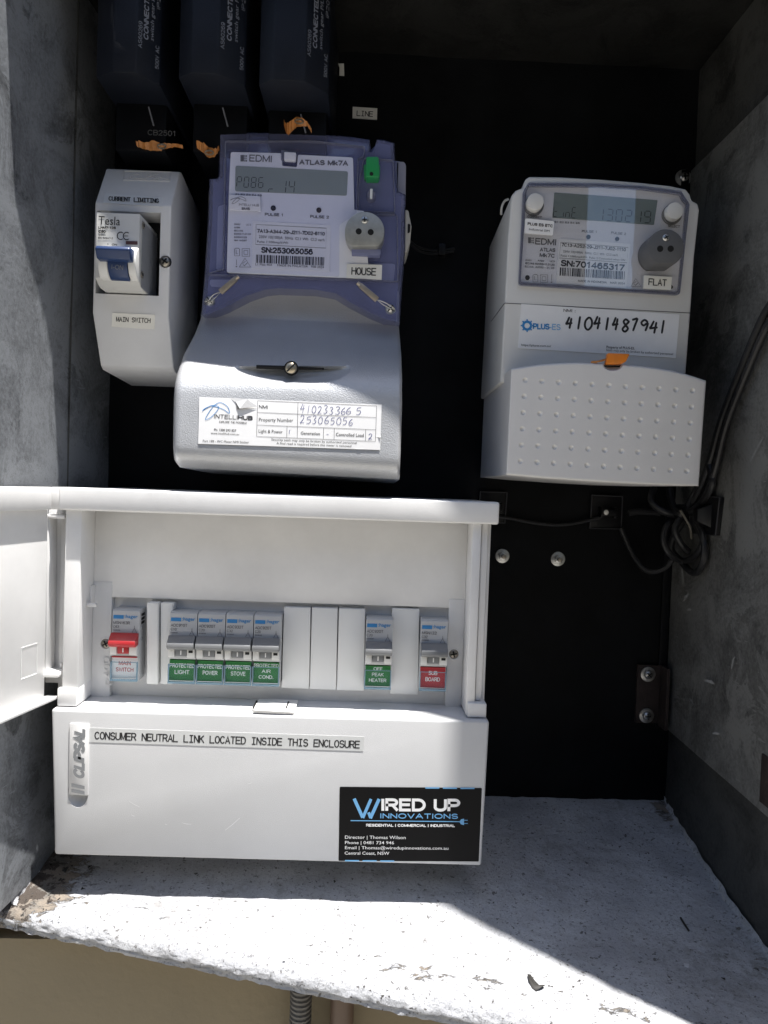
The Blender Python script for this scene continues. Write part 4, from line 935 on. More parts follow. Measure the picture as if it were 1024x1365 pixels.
# green button, clear plunger
gb = build('green_button', MB().ring(rp([Z3(808, 146), Z3(858, 146), Z3(862, 228), Z3(806, 228)], 3), .072, .0820), M['green'], LM, bev=.0009, seg=3)
build('green_button_base', MB().ring(rp([Z3(798, 178), Z3(864, 180), Z3(862, 233), Z3(800, 232)], 1.5), .070, .0760), M['green'], gb, bev=.0004)
c = px(*Z3(829, 216), .0820); build('hole', MB().cyl(c, (0, -1, 0), .0012, .0002, 14), M['hole'], gb)
c = px(*Z3(828, 312), .072); pl_ = build('clear_plunger', MB().cyl(c, (0, -1, 0), .0033, .006, 20, .0026), M['rim'], LM)
build('plunger_pin', MB().tube([c + Vector((0, -.0062, .003)), c + Vector((0, -.0064, -.003))], .0008, 8), M['paper'], pl_)
# optical port
def port(x, y, r, cut, m, par, d0, d1, Zc=None, screw=.0021, sy=-15.5, holes=((-8, 0), (8, 1)), hr=.0019):
    pts = []
    for k in range(48):
        a = 2 * math.pi * k / 48; yy = r * math.sin(a); pts.append((x + r * math.cos(a), y + min(yy, cut)))
    p = build('optical_port', MB().ring(pts, d0, d1), m, par, bev=.0007, seg=2)
    for hx_, hy in holes:
        c = px(x + hx_, y + hy, d1); build('port_hole', MB().cyl(c + Vector((0, .0004, 0)), (0, -1, 0), hr, .0006, 18), M['hole'], p)
    s = cross_screw('port_screw', px(x, y + sy, d1), screw * 1.15, p, M['steel'], h=.0009)
    return p
port(*Z3(802, 447), 26.5, 20, M['portl'], LM, .0722, .0860)
build('port_foot', MB().ring([Z3(748, 512), Z3(868, 518), Z3(864, 541), Z3(750, 536)], .072, .0800), M['inner'], LM, bev=.0004)
ht = build('label_tape', MB().ring([Z3(730, 577), Z3(872, 581), Z3(870, 640), Z3(728, 633)], .0745, .0756), M['tape'], LM, label='white label reading HOUSE')
h2 = MB(); T3(h2, 'HOUSE', 750, 621, 850, 625, 31, d=.0758, mono=True, bold=-.004); build('lettering', h2, M['ink'], ht)
# plug at the right side and its lead
build('side_plug', MB().ring([Z3(963, 357), Z3(978, 360), Z3(990, 425), Z3(985, 490), Z3(972, 532), Z3(958, 530)], .022, .050), mat('cream_plug', (.62, .60, .55), .4), LM, bev=.0012)
build('plug_recess', MB().ring(rp([Z3(975, 415), Z3(986, 418), Z3(984, 450), Z3(974, 455)], 2), .0495, .0505), M['hole'], LM)

# ---- silver terminal cover: a lofted skin
rows = [  # y_left, x_left, x_right, y_right, depth
 (375, 285, 532, 388, .0560), (412, 269.5, 532, 427, .0570), (425, 267.5, 532, 437, .0590), (440, 262, 533, 450, .0660), (455, 255, 534, 463, .0770), (470, 247, 535, 476, .0890), (485, 241, 535.5, 490, .0990),
 (500, 236, 536, 504, .1060), (515, 233, 536, 520, .1100), (535, 231.8, 536, 543, .1120), (560, 231.4, 535, 572, .1135), (590, 231, 534, 606, .1150), (600, 231.2, 533.5, 617, .1150), (607, 231.8, 533.3, 624, .1142), (613, 233, 533, 630, .1120), (618, 236, 533, 635, .1085), (623, 240, 532.5, 639, .1040)]
rs = smooth_line(rows, 6)
K = len(rs) - 1; tl = MB(); NU = 130
def lid_pt(u, v):
    f = v * K; i = min(int(f), K - 1); t = f - i; a, b = rs[i], rs[i + 1]
    yl, xl, xr, yr, d = [a[k] * (1 - t) + b[k] * t for k in range(5)]
    # rounded vertical edges
    wpx = xr - xl; e = min(u, 1 - u) * wpx
    rr_ = 9 if u < .5 else 5
    fall = 0
    if e < rr_: fall = (1 - math.sqrt(max(0, 1 - ((rr_ - e) / rr_) ** 2))) * rr_ * .00045
    x = xl + wpx * u; y = yl + (yr - yl) * u
    d2 = d - fall
    # sag of the top edge: follows the arch of the blue cover, dish under the slot
    yy = y
    cx_, cy_ = 388, 489
    if abs(x - cx_ - 2) < 80 and yy > cy_:
        q = ((x - cx_ - 2) / 78) ** 2 + ((yy - cy_) / 25) ** 2
        if q < 1: d2 -= .0105 * (1 - q) ** .75 * max(0, 1 - (yy - cy_) / 25) ** .3 * min(1, (yy - cy_) / 2.0)
    return px(x, y, d2)
tl.grid(NU, 110, lid_pt)
def wall_pt(side):
    def fn(u, v):
        p = lid_pt(side, v); return Vector((p.x + (-.0005 if side == 0 else .0005) * 0, p.y * (1 - u) - .004 * u, p.z))
    return fn
n0 = len(tl.v)
tl.grid(6, 110, wall_pt(0)); tl.grid(6, 110, wall_pt(1))
def bot(u, v):
    p = lid_pt(u, 1); return Vector((p.x, p.y * (1 - v) - .004 * v, p.z - .002 * v))
tl.grid(NU, 6, bot)
tco = build('terminal_cover', tl, M['silver'], LM, weld=True, angle=50, label='silver textured terminal cover')
sc0 = px(388.5, 491, .104)
sm_ = MB(); a = px(342, 489, .1010); b = px(432, 491.5, .1012)
sm_.tube([a, (a + b) / 2 + Vector((0, .0, 0)), b], [.0012, .0012, .0006], 8)
build('slot', sm_, M['hole'], tco)
scs = cross_screw('cover_screw', sc0 + Vector((0, -.0015, 0)), .0036, tco, M['brass'], h=.0016, single=True)
build('screw_collar', MB().cyl(sc0 + Vector((0, .001, 0)), (0, -1, 0), .0043, .0022, 24), M['hole'], scs)
# address sticker wrapped on the cover
ZS = Z4
def lid_depth(x, y):                             # front depth of the cover at a pixel
    best = None
    for i in range(K):
        a, b = rs[i], rs[i + 1]; u = (x - a[1]) / (a[2] - a[1])
        ya = a[0] + (a[3] - a[0]) * u; yb = b[0] + (b[3] - b[0]) * u
        if ya <= y <= yb: t = (y - ya) / (yb - ya + 1e-9); return a[4] * (1 - t) + b[4] * t
    return .115
class Skin:                                      # px -> point on the cover
    pass
_px = px
def on_lid(x, y, up): return _px(x, y, lid_depth(x, y) + up)
q4 = [Z4(138, 509), Z4(870, 540), Z4(864, 722), Z4(133, 697)]
def bil(u, v):
    a = Vector(q4[0]).lerp(Vector(q4[1]), u); b = Vector(q4[3]).lerp(Vector(q4[2]), u); return a.lerp(b, v)
def curl(u, v): return 0
def stk(u, v):
    rad = .02; p = bil(u, v)
    return on_lid(p.x, p.y, .0005)
NS = MB(); Ns_u, Ns_v = 60, 60
NS.grid(Ns_u, Ns_v, stk)
stc = build('nmi_sticker', NS, M['paper'], LM, angle=80, label='white sticker with a handwritten meter number table')
# crumpled flap at its upper edge
fl = MB()
fpts = [on_lid(*Z4(x, y), .0006 + k) for x, y, k in ((262, 512, 0), (330, 518, .0016), (372, 548, .0004), (300, 556, .0012), (285, 530, .0004))]
fl.add(fpts, [(0, 1, 4), (1, 2, 3), (1, 3, 4)])
build('torn_flap', fl, M['paper'], stc, smooth=False)
fl2 = MB(); fl2.add([on_lid(*Z4(x, y), .0008) for x, y in ((283, 527), (292, 545), (372, 548), (288, 560))], [(0, 1, 3), (1, 2, 3)])
build('flap_underside', fl2, mat('flap_grey', (.30, .29, .27), .6), stc, smooth=False)
# temporarily map px() lettering onto the curved cover
def px(x, y, d): return on_lid(x, y, d)
sn = MB(); up = .00062
def T4(mb, s, x0, y0, x1, y1, cap, **k): text(mb, s, Z4(x0, y0), Z4(x1, y1), cap * .33203, up, **k)
T4(sn, 'INTELLI', 198, 595, 290, 600, 17); T4(sn, 'HUB', 294, 600, 350, 603, 17, bold=.02)
T4(sn, 'EXPLORE THE POSSIBLE', 218, 613, 328, 618, 8); T4(sn, 'Ph: 1300 293 827', 197, 645, 286, 649, 9, bold=.03); T4(sn, 'www.intellihub.com.au', 184, 658, 297, 663, 8, bold=.02)
T4(sn, 'Part 188 - WC Meter NMI Sticker', 152, 690, 337, 696, 9, bold=.01)
T4(sn, 'NMI', 378, 555, 412, 557, 14); T4(sn, 'Property Number', 377, 607, 515, 610, 14); T4(sn, 'Light & Power', 376, 652, 472, 656, 13)
T4(sn, 'Generation', 545, 660, 622, 663, 12, bold=.015); T4(sn, 'Controlled Load', 686, 666, 798, 670, 13, bold=.015)
T4(sn, 'Security seals may only be broken by authorised personnel', 427, 684, 770, 698, 9, bold=.015); T4(sn, 'A final read is required before this meter is removed', 448, 699, 748, 711, 9, bold=.015)
build('lettering', sn, M['ink'], stc)
ln = MB()
for a, b in (((372, 524), (850, 545)), ((370, 571), (849, 592)), ((369, 622), (847, 641)), ((368, 668), (845, 688)), ((372, 524), (368, 668)), ((534, 532), (531, 674)), ((850, 545), (845, 688)), ((490, 627), (489, 672)), ((637, 633), (636, 679)), ((680, 634), (679, 680)), ((806, 640), (805, 685))):
    m_ = 8; ln.ribbon([Z4(a[0] + (b[0] - a[0]) * k / m_, a[1] + (b[1] - a[1]) * k / m_) for k in range(m_ + 1)], .55, up)
build('ruled_lines', ln, M['greyink'], stc)
pn = MB(); h4 = .33203
pen(pn, '41023336', Z4(542, 573), Z4(728, 581), 32 * h4, up, .65, .85); pen(pn, '6', Z4(725, 580), Z4(750, 581), 30 * h4, up, .65, .85); pen(pn, '5', Z4(765, 581), Z4(792, 581), 30 * h4, up, .65, .85)
pen(pn, '253065056', Z4(541, 614), Z4(760, 624), 30 * h4, up, .65, .85); pen(pn, '(', Z4(495, 657), Z4(510, 657), 16 * h4, up, .6); pen(pn, '-', Z4(645, 666), Z4(665, 666), 16 * h4, up, .6); pen(pn, '2', Z4(815, 678), Z4(838, 678), 24 * h4, up, .7)
build('handwriting', pn, M['inkblue'], stc)
lp = MB()
def knot(mb, Zf, x, y, k, d, wd):
    L = [(150, 566), (185, 546), (232, 558), (258, 575), (252, 550), (224, 532), (198, 543), (172, 578), (163, 600), (188, 588), (216, 552), (192, 543), (160, 556), (150, 566)]
    mb.ribbon([Zf(x + (a - 205) * k, y + (b - 562) * k) for a, b in smooth_line(L, 5)], wd, d)
knot(lp, Z4, 205, 562, 1.0, up, .75)
build('blue_logo', lp, M['logoblue'], stc)
px = _px
# ---- wire seals on the blue cover
def wire_seal(x0, y0, x1, y1, xs, ys, label):
    a = px(x0, y0, .0790); b = px(x1, y1, .0775)
    o = thing('wire_seal', label, 'wire seal', tuple(px(xs, ys, .0735)), 'crimped wire seals on the blue meter cover')
    u = (b - a).normalized(); v = Vector((0, 1, 0)).cross(u).normalized(); w_ = Vector((0, -1, 0))
    ring_ = lambda c, s, t: [c + v * (i * s) + w_ * (j * t) for i, j in ((-1, -1), (1, -1), (1, 1), (-1, 1))]
    build('crimp_body', MB().prism(ring_(a, .0016, .0010), ring_(b, .0019, .0012)), M['crimp'], o, bev=.0004)
    n_ = u
    build('crimp_tip', MB().tube([a - u * .002, a + u * .0005], .0013, 8), M['crimp'], o)
    s = px(xs, ys, .0722)
    build('seal_screw', MB().dome(s, .0033, .0028, 20), M['steel'], o)
    pt = s + Vector((0, -.003, 0))
    wv = smooth_line([b, b.lerp(pt, .5) + v * .0008 + w_ * .0012, pt + u * .001, pt + u * .003 + v * .0015, pt + u * .0035 - v * .001, pt - v * .0014, b.lerp(pt, .45) - v * .001 + w_ * .0006, b], 5)
    build('wire', MB().tube(wv, .00028, 6), M['steel'], o)
    sl2 = MB(); 
    for q in (u, v): sl2.tube([s + w_ * .0027 - q * .0026, s + w_ * .0031, s + w_ * .0027 + q * .0026], .0004, 5)
    build('screw_slot', sl2, M['hole'], o)
    return o
wire_seal(*Z3(286, 636), *Z3(222, 692), *Z3(182, 727), 'crimped wire seal at the lower left corner of the blue meter cover')
wire_seal(*Z3(782, 662), *Z3(852, 722), *Z3(904, 760), 'crimped wire seal at the lower right corner of the blue meter cover')

# ================================================================== RIGHT METER
Z5 = zf(620, 220, .32227); Z6 = zf(620, 460, .33203); ZR = zf(680, 320, .25391)
RM = thing('electricity_meter', 'light grey electricity meter labelled FLAT with a dimpled terminal cover', 'electricity meter', (.14, 0, .005))
bd_ = .088
bo = [Z5(*p) for p in ((265, 46), (400, 48), (560, 57), (720, 70), (850, 84), (915, 98), (932, 120), (940, 146), (964, 156), (971, 185), (950, 380), (935, 600), (912, 900), (146, 900), (165, 560), (178, 300), (189, 165), (192, 125), (210, 104), (240, 92), (248, 60))]
fr = [px(*p, bd_) for p in bo]
bk = [Vector((.1400 + (p.x - .1400) * .985, -.0, p.z - (.000 if p.z < .15 else .0035))) for p in fr]
build('meter_body', MB().prism(bk, fr), M['meter'], RM, bev=.0014, seg=3)
build('hanging_loop', MB().tube(smooth_line([px(*Z5(150, 205), .045), px(*Z5(152, 175), .048), px(*Z5(163, 150), .05), px(*Z5(178, 142), .056)], 5), .0008, 8), M['meter'], RM)
sg_ = MB(); a = px(*Z5(165, 571), bd_ + .0001); b = px(*Z5(934, 612), bd_ + .0001); sg_.tube([a, b], .00022, 5); sg_.tube([px(*Z5(163, 572), bd_), px(*Z5(163, 572), bd_) + Vector((0, .05, -.0))], .0002, 5)
build('seam', sg_, M['dimink'], RM)
fb = [Z5(262, 72), Z5(560, 75), Z5(740, 86), Z5(895, 107), Z5(912, 135), Z5(930, 160), Z5(889, 538), Z5(222, 496), Z5(240, 110)]
def fs_(k, r=(2, 0, 0, 2, 1, 2, 5, 4, 2)): return rp(shrink(fb, k) if k else fb, list(r), 3)
fpo = build('faceplate', MB().ring(fs_(4.5), .086, bd_ + .0006), M['facer'], RM, label='pale grey printed faceplate')
rm_ = MB(); rm_.frame(fs_(0), fs_(1.8), .0875, bd_ + .0022); build('window_rim', rm_, M['rim'], RM)
rm_ = MB(); rm_.frame(fs_(3.2), fs_(4.4), .0875, bd_ + .0030); build('window_rim', rm_, M['rim'], RM)
build('window', MB().ring(fs_(4.8), bd_ + .0032, bd_ + .0036), M['glass'], RM)
fd = bd_ + .0008
def T5(mb, s, x0, y0, x1, y1, cap, d=None, **k): text(mb, s, Z5(x0, y0), Z5(x1, y1), cap * .32227, d or fd, **k)
dso = build('display', MB().ring(rp([Z5(370, 113), Z5(797, 145), Z5(782, 247), Z5(362, 217)], 1), .087, fd + .0002), M['lcdr'], RM)
sg = MB(); seg7(sg, 'tinE', Z5(365, 213), Z5(466, 220), 14, fd + .0004, 1.2); seg7(sg, '130219', Z5(545, 228), Z5(780, 240), 15.5, fd + .0004, 1.5)
build('display_digits', sg, M['lcdink'], dso)
dk = MB()
T5(dk, 'CONNECT', 259, 217, 317, 220, 9, bold=.03); T5(dk, 'SELECT', 840, 256, 888, 260, 11, bold=.02); T5(dk, 'E1 E2 E3 E4 E5', 372, 239, 474, 244, 8, bold=.02)
T5(dk, 'PULSE 1', 484, 278, 545, 281, 10, bold=.01); T5(dk, 'PULSE 2', 605, 284, 665, 290, 10, bold=.01)
T5(dk, 'EDMI', 292, 328, 375, 333, 27, bold=.01); T5(dk, 'ATLAS', 311, 357, 372, 360, 16, bold=.02); T5(dk, 'Mk7C', 310, 380, 370, 384, 17, bold=.02)
for xx, yy, ww, hh in ((261, 299, 12, 24), (275, 300, 4, 6), (275, 309, 4, 6), (275, 317, 4, 6), (281, 300, 4, 7), (281, 310, 4, 4), (281, 317, 4, 7)):
    dk.quadpx([Z5(xx, yy), Z5(xx + ww, yy), Z5(xx + ww, yy + hh), Z5(xx, yy + hh)], fd)
T5(dk, '240V      A/SM      UC3', 250, 396, 370, 402, 7, bold=.02); T5(dk, 'IEC/AS 62053-11,21,22', 250, 410, 370, 416, 8, bold=.02); T5(dk, 'IEC/AS  62053 - 21, 23', 248, 423, 368, 430, 8, bold=.01)
icon(dk, Z5, 281, 483, 34, fd); tri(dk, Z5, 686, 502, 38, fd); dk.ribbon([Z5(359, 452), Z5(358, 478)], .8, fd); dk.ribbon([Z5(355, 484), Z5(361, 484)], 2, fd)
build('printed_text', dk, M['greyink'], fpo)
for x, y, r, mm in ((258, 466, .0015, 'hole'), (510, 298, .0014, 'hole'), (629, 306, .0013, 'rust'), (852, 505, .0012, 'hole')):
    build('pulse_lamp', MB().cyl(px(*Z5(x, y), fd - .0003), (0, -1, 0), r, .0004, 18), M[mm], RM)
for x, y in ((292, 150), (870, 188)):
    c = px(*Z5(x, y), bd_ + .0075)
    b_ = build('push_button', MB().cyl(c + Vector((0, .006, 0)), (0, -1, 0), .0052, .006, 32), M['meter'], RM, bev=.0005)
    build('button_shadow', MB().cyl(c + Vector((.0003, .0085, -.0004)), (0, -1, 0), .0061, .0036, 32), M['portd'], b_)  # dark offset disc painted as the shadow ring round the button
port(*Z5(832, 340), 24.5, 21, M['portd'], RM, .0885, .1060, screw=.0019, sy=-13, holes=((-8, 2), (6, 2)), hr=.0019)
st = build('sim_sticker', MB().ring(rp([Z5(250, 220), Z5(369, 232), Z5(364, 290), Z5(246, 281)], 1.5), bd_ + .0034, bd_ + .0042), M['paper'], RM)
sm_ = MB(); T5(sm_, 'PLUS ES ETC', 260, 248, 362, 258, 12, d=bd_ + .0044, bold=.02); T5(sm_, 'Industrial SIM', 265, 269, 349, 277, 9, d=bd_ + .0044, bold=.02)
build('lettering', sm_, M['ink'], st)
sk = build('serial_sticker', MB().ring([Z5(391, 303), Z5(685, 326), Z5(667, 508), Z5(377, 490)], .0882, fd + .0004), M['paper'], RM)
s2 = MB(); sd_ = fd + .0006
T5(s2, '7C13-A252-29-J211-7J02-1110', 400, 336, 664, 357, 14, d=sd_, bold=.01); T5(s2, '230V 10(100)A  50Hz  Cl.1 Wh  Cl.2 varh', 406, 361, 632, 377, 9, d=sd_)
T5(s2, 'Pulse 1:1000imp/kWh  Pulse 2 Connected when ON', 396, 378, 662, 397, 8, d=sd_); T5(s2, 'SN:701465317', 398, 418, 656, 438, 27, d=sd_, bold=.02)
T5(s2, 'MADE IN INDONESIA   MAR 2024', 468, 483, 661, 494, 9, d=sd_, bold=.005)
s2.ribbon([Z5(396, 319), Z5(675, 341), Z5(670, 404), Z5(390, 384), Z5(396, 319)], .5, sd_)
x0_, y0_ = Z5(391, 457); x1_, y1_ = Z5(662, 474); barcode(s2, x0_, y0_, x1_, y1_, 11, sd_, 9)
build('lettering', s2, M['ink'], sk)
ht = build('label_tape', MB().ring([Z5(742, 456), Z5(856, 463), Z5(852, 516), Z5(738, 510)], bd_ + .0034, bd_ + .0044), M['tape'], RM, label='white label reading FLAT')
h2 = MB(); T5(h2, 'FLAT', 760, 497, 836, 502, 29, d=bd_ + .0046, mono=True); build('lettering', h2, M['ink'], ht)
ns = build('nmi_sticker', MB().ring([Z5(233, 574), Z5(888, 618), Z5(872, 798), Z5(219, 757)], .0875, bd_ + .0005), M['paper'], RM, label='white sticker with a handwritten meter number')
sd_ = bd_ + .0007; nk = MB()
T5(nk, 'NMI :', 408, 607, 456, 610, 13, d=sd_); build('lettering', nk, M['ink'], ns); nk = MB()
T5(nk, 'https://pluses.com.au/', 233, 748, 356, 753, 9, d=sd_, bold=.02)
build('lettering', nk, M['ink'], ns); nk = MB()
T5(nk, 'Property of PLUS-ES.', 585, 757, 702, 763, 10, d=sd_, bold=.02); T5(nk, 'Seals may only be broken by authorised personnel', 584, 769, 860, 786, 9, d=sd_, bold=.02)
build('lettering', nk, M['ink'], ns)
hm = MB(); pen(hm, '41041487941', Z5(415, 674), Z5(838, 694), 52 * .32227, sd_, 2.8, .85, .1); build('handwriting', hm, M['ink'], ns)
lg = MB(); text(lg, 'PLUS', Z5(283, 679), Z5(347, 681), 8.0, sd_, bold=.02)
gx, gy = Z5(257, 664)
lg.ribbon([(gx + 5.2 * math.cos(t), gy + 5.2 * math.sin(t)) for t in [2 * math.pi * i / 24 for i in range(25)]], 3.2, sd_)
for k in range(8):
    t = k * math.pi / 4; lg.ribbon([(gx + 6.6 * math.cos(t), gy + 6.6 * math.sin(t)), (gx + 8.6 * math.cos(t), gy + 8.6 * math.sin(t))], 2.6, sd_ + .00003)
build('blue_logo', lg, M['logoblue'], ns)
lg = MB(); text(lg, '-ES', Z5(350, 681), Z5(393, 683), 8.0, sd_); build('light_blue_logo', lg, M['lblue'], ns)

# ---- dimpled terminal cover
topL = [Z6(185, 95), Z6(300, 78), Z6(430, 70), Z6(530, 73), Z6(700, 84), Z6(850, 107), Z6(968, 143)]
botL = [Z6(165, 521), Z6(300, 533), Z6(430, 542), Z6(530, 549), Z6(700, 558), Z6(820, 563), Z6(938, 566)]
ts = smooth_line(topL, 10); bs = smooth_line(botL, 10)
def samp(L, u):
    f = u * (len(L) - 1); i = min(int(f), len(L) - 2); t = f - i; return (L[i][0] * (1 - t) + L[i + 1][0] * t, L[i][1] * (1 - t) + L[i + 1][1] * t)
dims = []
for j in range(6):
    for i in range(11):
        a = Vector(Z6(241, 141)).lerp(Vector(Z6(222, 467)), j / 5); b = Vector(Z6(913, 184)).lerp(Vector(Z6(890, 507)), j / 5); dims.append(a.lerp(b, i / 10))
def rc_pt(u, v):
    a = samp(ts, u); b = samp(bs, u); x, y = a[0] * (1 - v) + b[0] * v, a[1] * (1 - v) + b[1] * v
    d = .113 + .004 * (1 - (2 * u - 1) ** 2)
    ex = min(u * 265, (1 - u) * 265, v * 145, (1 - v) * 145)
    if ex < 3: d -= .0012 * (1 - math.sqrt(max(0, 1 - ((3 - ex) / 3) ** 2)))
    j = round((v * 0 + (y - (dims[0].y + (x - dims[0].x) * .064)) / ((dims[55].y - dims[0].y) / 5)))
    if 0 <= j <= 5:
        for jj in (j,):
            i = round((x - dims[jj * 11].x) / (dims[jj * 11 + 10].x - dims[jj * 11].x) * 10)
            if 0 <= i <= 10:
                q = dims[jj * 11 + i]; r2 = ((x - q.x) ** 2 + (y - q.y) ** 2) / 3.3 ** 2
                if r2 < 1: d -= .0009 * (1 - r2)
    # finger notch under the seal
    nx, ny = 817, 489
    r2 = ((x - nx) / 13) ** 2 + ((y - ny + 3) / 8) ** 2
    if r2 < 1: d -= .004 * (1 - r2) ** .5
    return px(x, y, d)
rc = MB().grid(330, 190, rc_pt)
dback = .004
def rb(f): return Vector((.1400 + (f.x - .1400) * .985, -dback, f.z))
rc.grid(8, 190, lambda u, v: rc_pt(0, v).lerp(rb(rc_pt(0, v)), u)); rc.grid(8, 190, lambda u, v: rc_pt(1, v).lerp(rb(rc_pt(1, v)), u))
def drop(p, w_): q = p.lerp(rb(p), w_); q.z -= .0005 * w_; return q
rc.grid(330, 8, lambda u, v: rc_pt(u, 1).lerp(rb(rc_pt(u, 1)), v)); rc.grid(330, 8, lambda u, v: rc_pt(u, 0).lerp(rb(rc_pt(u, 0)), v))
build('terminal_cover', rc, M['lidr'], RM, weld=True, angle=40, label='light grey terminal cover with rows of dimples')
# orange seal hooked through it
OS = thing('seal_tag', 'bright orange seal tag hooked over the dimpled terminal cover', 'seal', tuple(px(820, 486, .110)))
oq = [Z5(592, 776), Z5(684, 780), Z5(668, 812), Z5(650, 822), Z5(584, 824)]
build('tag_body', MB().ring(oq, .1130, .1175), M['orange'], OS, bev=.0008)
build('hook', MB().tube(smooth_line([px(*Z5(588, 802), .1155), px(*Z5(552, 812), .117), px(*Z5(524, 815), .1155), px(*Z5(545, 822), .113), px(*Z5(560, 830), .108)], 5), .0006, 6), M['orangebr'], OS)
build('hook', MB().tube([px(*Z5(552, 830), .1145), px(*Z5(600, 833), .1155), px(*Z5(640, 833), .1145)], .0005, 6), M['hole'], OS)

# ================================================================== FUSE HOLDERS
Z1 = zf(100, 0, .35156)
def fuse(xs, y_, label, print_off, cb=False):
    """xs: px of left edge, left fold, right fold, right edge; y_: bottom px for each"""
    dF, dE = .108, .101
    P = [px(xs[0], y_[0], dE), px(xs[1], y_[1], dF), px(xs[2], y_[2], dF), px(xs[3], y_[3], dE - .006)]
    o = thing('fuse_holder', label, 'fuse holder', ((P[1].x + P[2].x) / 2, 0, P[1].z - .02), 'black service fuse holders under the ceiling')
    z0 = sum(p.z for p in P) / 4; zt = ZC - .004
    ring_ = lambda z, dd: [Vector((P[0].x, -.004, z)), Vector((P[0].x, -dE, z)), Vector((P[1].x, -dF + dd, z + dd * .3)), Vector((P[2].x, -dF + dd, z + dd * .3)), Vector((P[3].x, -(dE - .006), z)), Vector((P[3].x, -.004, z))]
    m_ = MB().prism(ring_(z0, 0), ring_(zt, 0)); build('fuse_carrier', m_, M['fuse'], o, bev=.0010, seg=2)
    bx_ = MB().box(P[0].x + .002, P[3].x - .002, 0, .072, z0 - .030, z0 + .001)
    bs_ = build('fuse_base', bx_, M['fusedk'], o, bev=.002)
    mid = (P[1].x + P[2].x) / 2
    g0 = Vector((mid + .004, -.0725, z0 - .002))
    build('gauge_mark', MB().tube([g0, g0 + Vector((.0035, 0, -.0115))], .0005, 6), M['palefuse'], o)
    # lettering running up the right-hand facet
    a = Vector((P[2].x, -dF, 0)); b = Vector((P[3].x, -(dE - .006), 0)); u = (b - a); nrm = Vector((u.y, -u.x, 0)).normalized()
    if nrm.y > 0: nrm = -nrm
    pm = MB(); L_ = u.length; un = u.normalized()
    def V_(s, off, z, run, cap, **k):            # reads upwards; cap direction points to -u
        O = a + un * off + Vector((0, 0, z)) + nrm * .0004; put(pm, s, O, Vector((0, 0, run)), -un * cap, **k)
    V_('AS60269', L_ * .20, z0 + .016, .0150, .0026, shear=-.2); V_('CONNECTED', L_ * .45, z0 + .0225, .0290, .0034, bold=.02)
    V_('switch gear P/L', L_ * .66, z0 + .0235, .0290, .0024, bold=.01); V_('500V AC', L_ * .90, z0 + .009, .0135, .0026, shear=-.2); V_('IP20', L_ * .90, z0 + .044, .010, .0024)
    build('printed_text', pm, M['palefuse'], o)
    if cb:
        t_ = MB(); put(t_, 'CB2501', Vector((mid + .004, -.0724, z0 - .0195)), Vector((.0175, 0, 0)), Vector((0, 0, .0034))); build('code_lettering', t_, M['dimink'], o)
    return o
fuse((128, 150, 181, 214), (100, 101, 103, 107), 'leftmost of the three black fuse holders, above the CURRENT LIMITING switch', 0, cb=True)
fuse((238, 255, 290, 327), (102, 98, 100, 116), 'middle of the three black fuse holders, between the other two', 0)
fuse((345, 364, 406, 438), (115, 107, 109, 123), 'rightmost of the three black fuse holders, directly above the blue meter', 0)
# copper-orange seals hanging from them
def curl_seal(pts, d, label, wd=.0026):
    o = thing('seal_tag', label, 'seal', tuple(px(*pts[0], d)), 'crumpled orange seals below the fuse holders')
    L = smooth_line([(*p, 0) for p in pts], 7); mb = MB(); n = len(L)
    A = []
    for i, (x, y, _) in enumerate(L):
        t = i / (n - 1); c = px(x, y, d + .002 * math.sin(t * 5)); w_ = wd * (.30 + .75 * math.sin(math.pi * min(1, t * 1.15 + .08))) * (1 + .35 * noise.noise(Vector((t * 5, y * .1, 1)))); c += Vector((0, noise.noise(Vector((t * 7, y, 3))) * .0016, noise.noise(Vector((t * 6, x, 8))) * .0006))
        A.append((c + Vector((0, -.0008, w_)), c + Vector((0, .0010, -w_ * .7))))
    front = [a for a, b in A] + [b for a, b in A]
    mb.add(front + [v + Vector((0, .0006, 0)) for v in front], [(i, i + 1, n + i + 1, n + i) for i in range(n - 1)] + [(2 * n + i, 3 * n + i, 3 * n + i + 1, 2 * n + i + 1) for i in range(n - 1)] +
           [(i, 2 * n + i, 2 * n + i + 1, i + 1) for i in range(n - 1)] + [(n + i, n + i + 1, 3 * n + i + 1, 3 * n + i) for i in range(n - 1)])
    build('tag_body', mb, M['orangebr'], o)
    c = px(*pts[len(pts) // 2], d + .003)
    build('wire_loop', MB().tube([c + Vector((math.cos(t) * .0026, -.0006, math.sin(t) * .0013)) for t in [k * math.pi / 8 for k in range(16)]], .0005, 6, close=True), M['brass'], o)
    return o
curl_seal([Z1(232, 545), Z1(262, 553), Z1(292, 556), Z1(330, 556), Z1(372, 550), Z1(408, 556)], .073, 'long crumpled orange seal at the foot of the leftmost fuse holder')
curl_seal([Z1(460, 548), Z1(485, 562), Z1(510, 580), Z1(535, 575), Z1(546, 560)], .076, 'curled orange seal beside the top left corner of the blue meter', .0036)
curl_seal([Z1(792, 466), Z1(804, 490), Z1(826, 476), Z1(850, 462), Z1(880, 470), Z1(897, 496)], .078, 'curled orange seal peeking above the top edge of the blue meter', .0036)

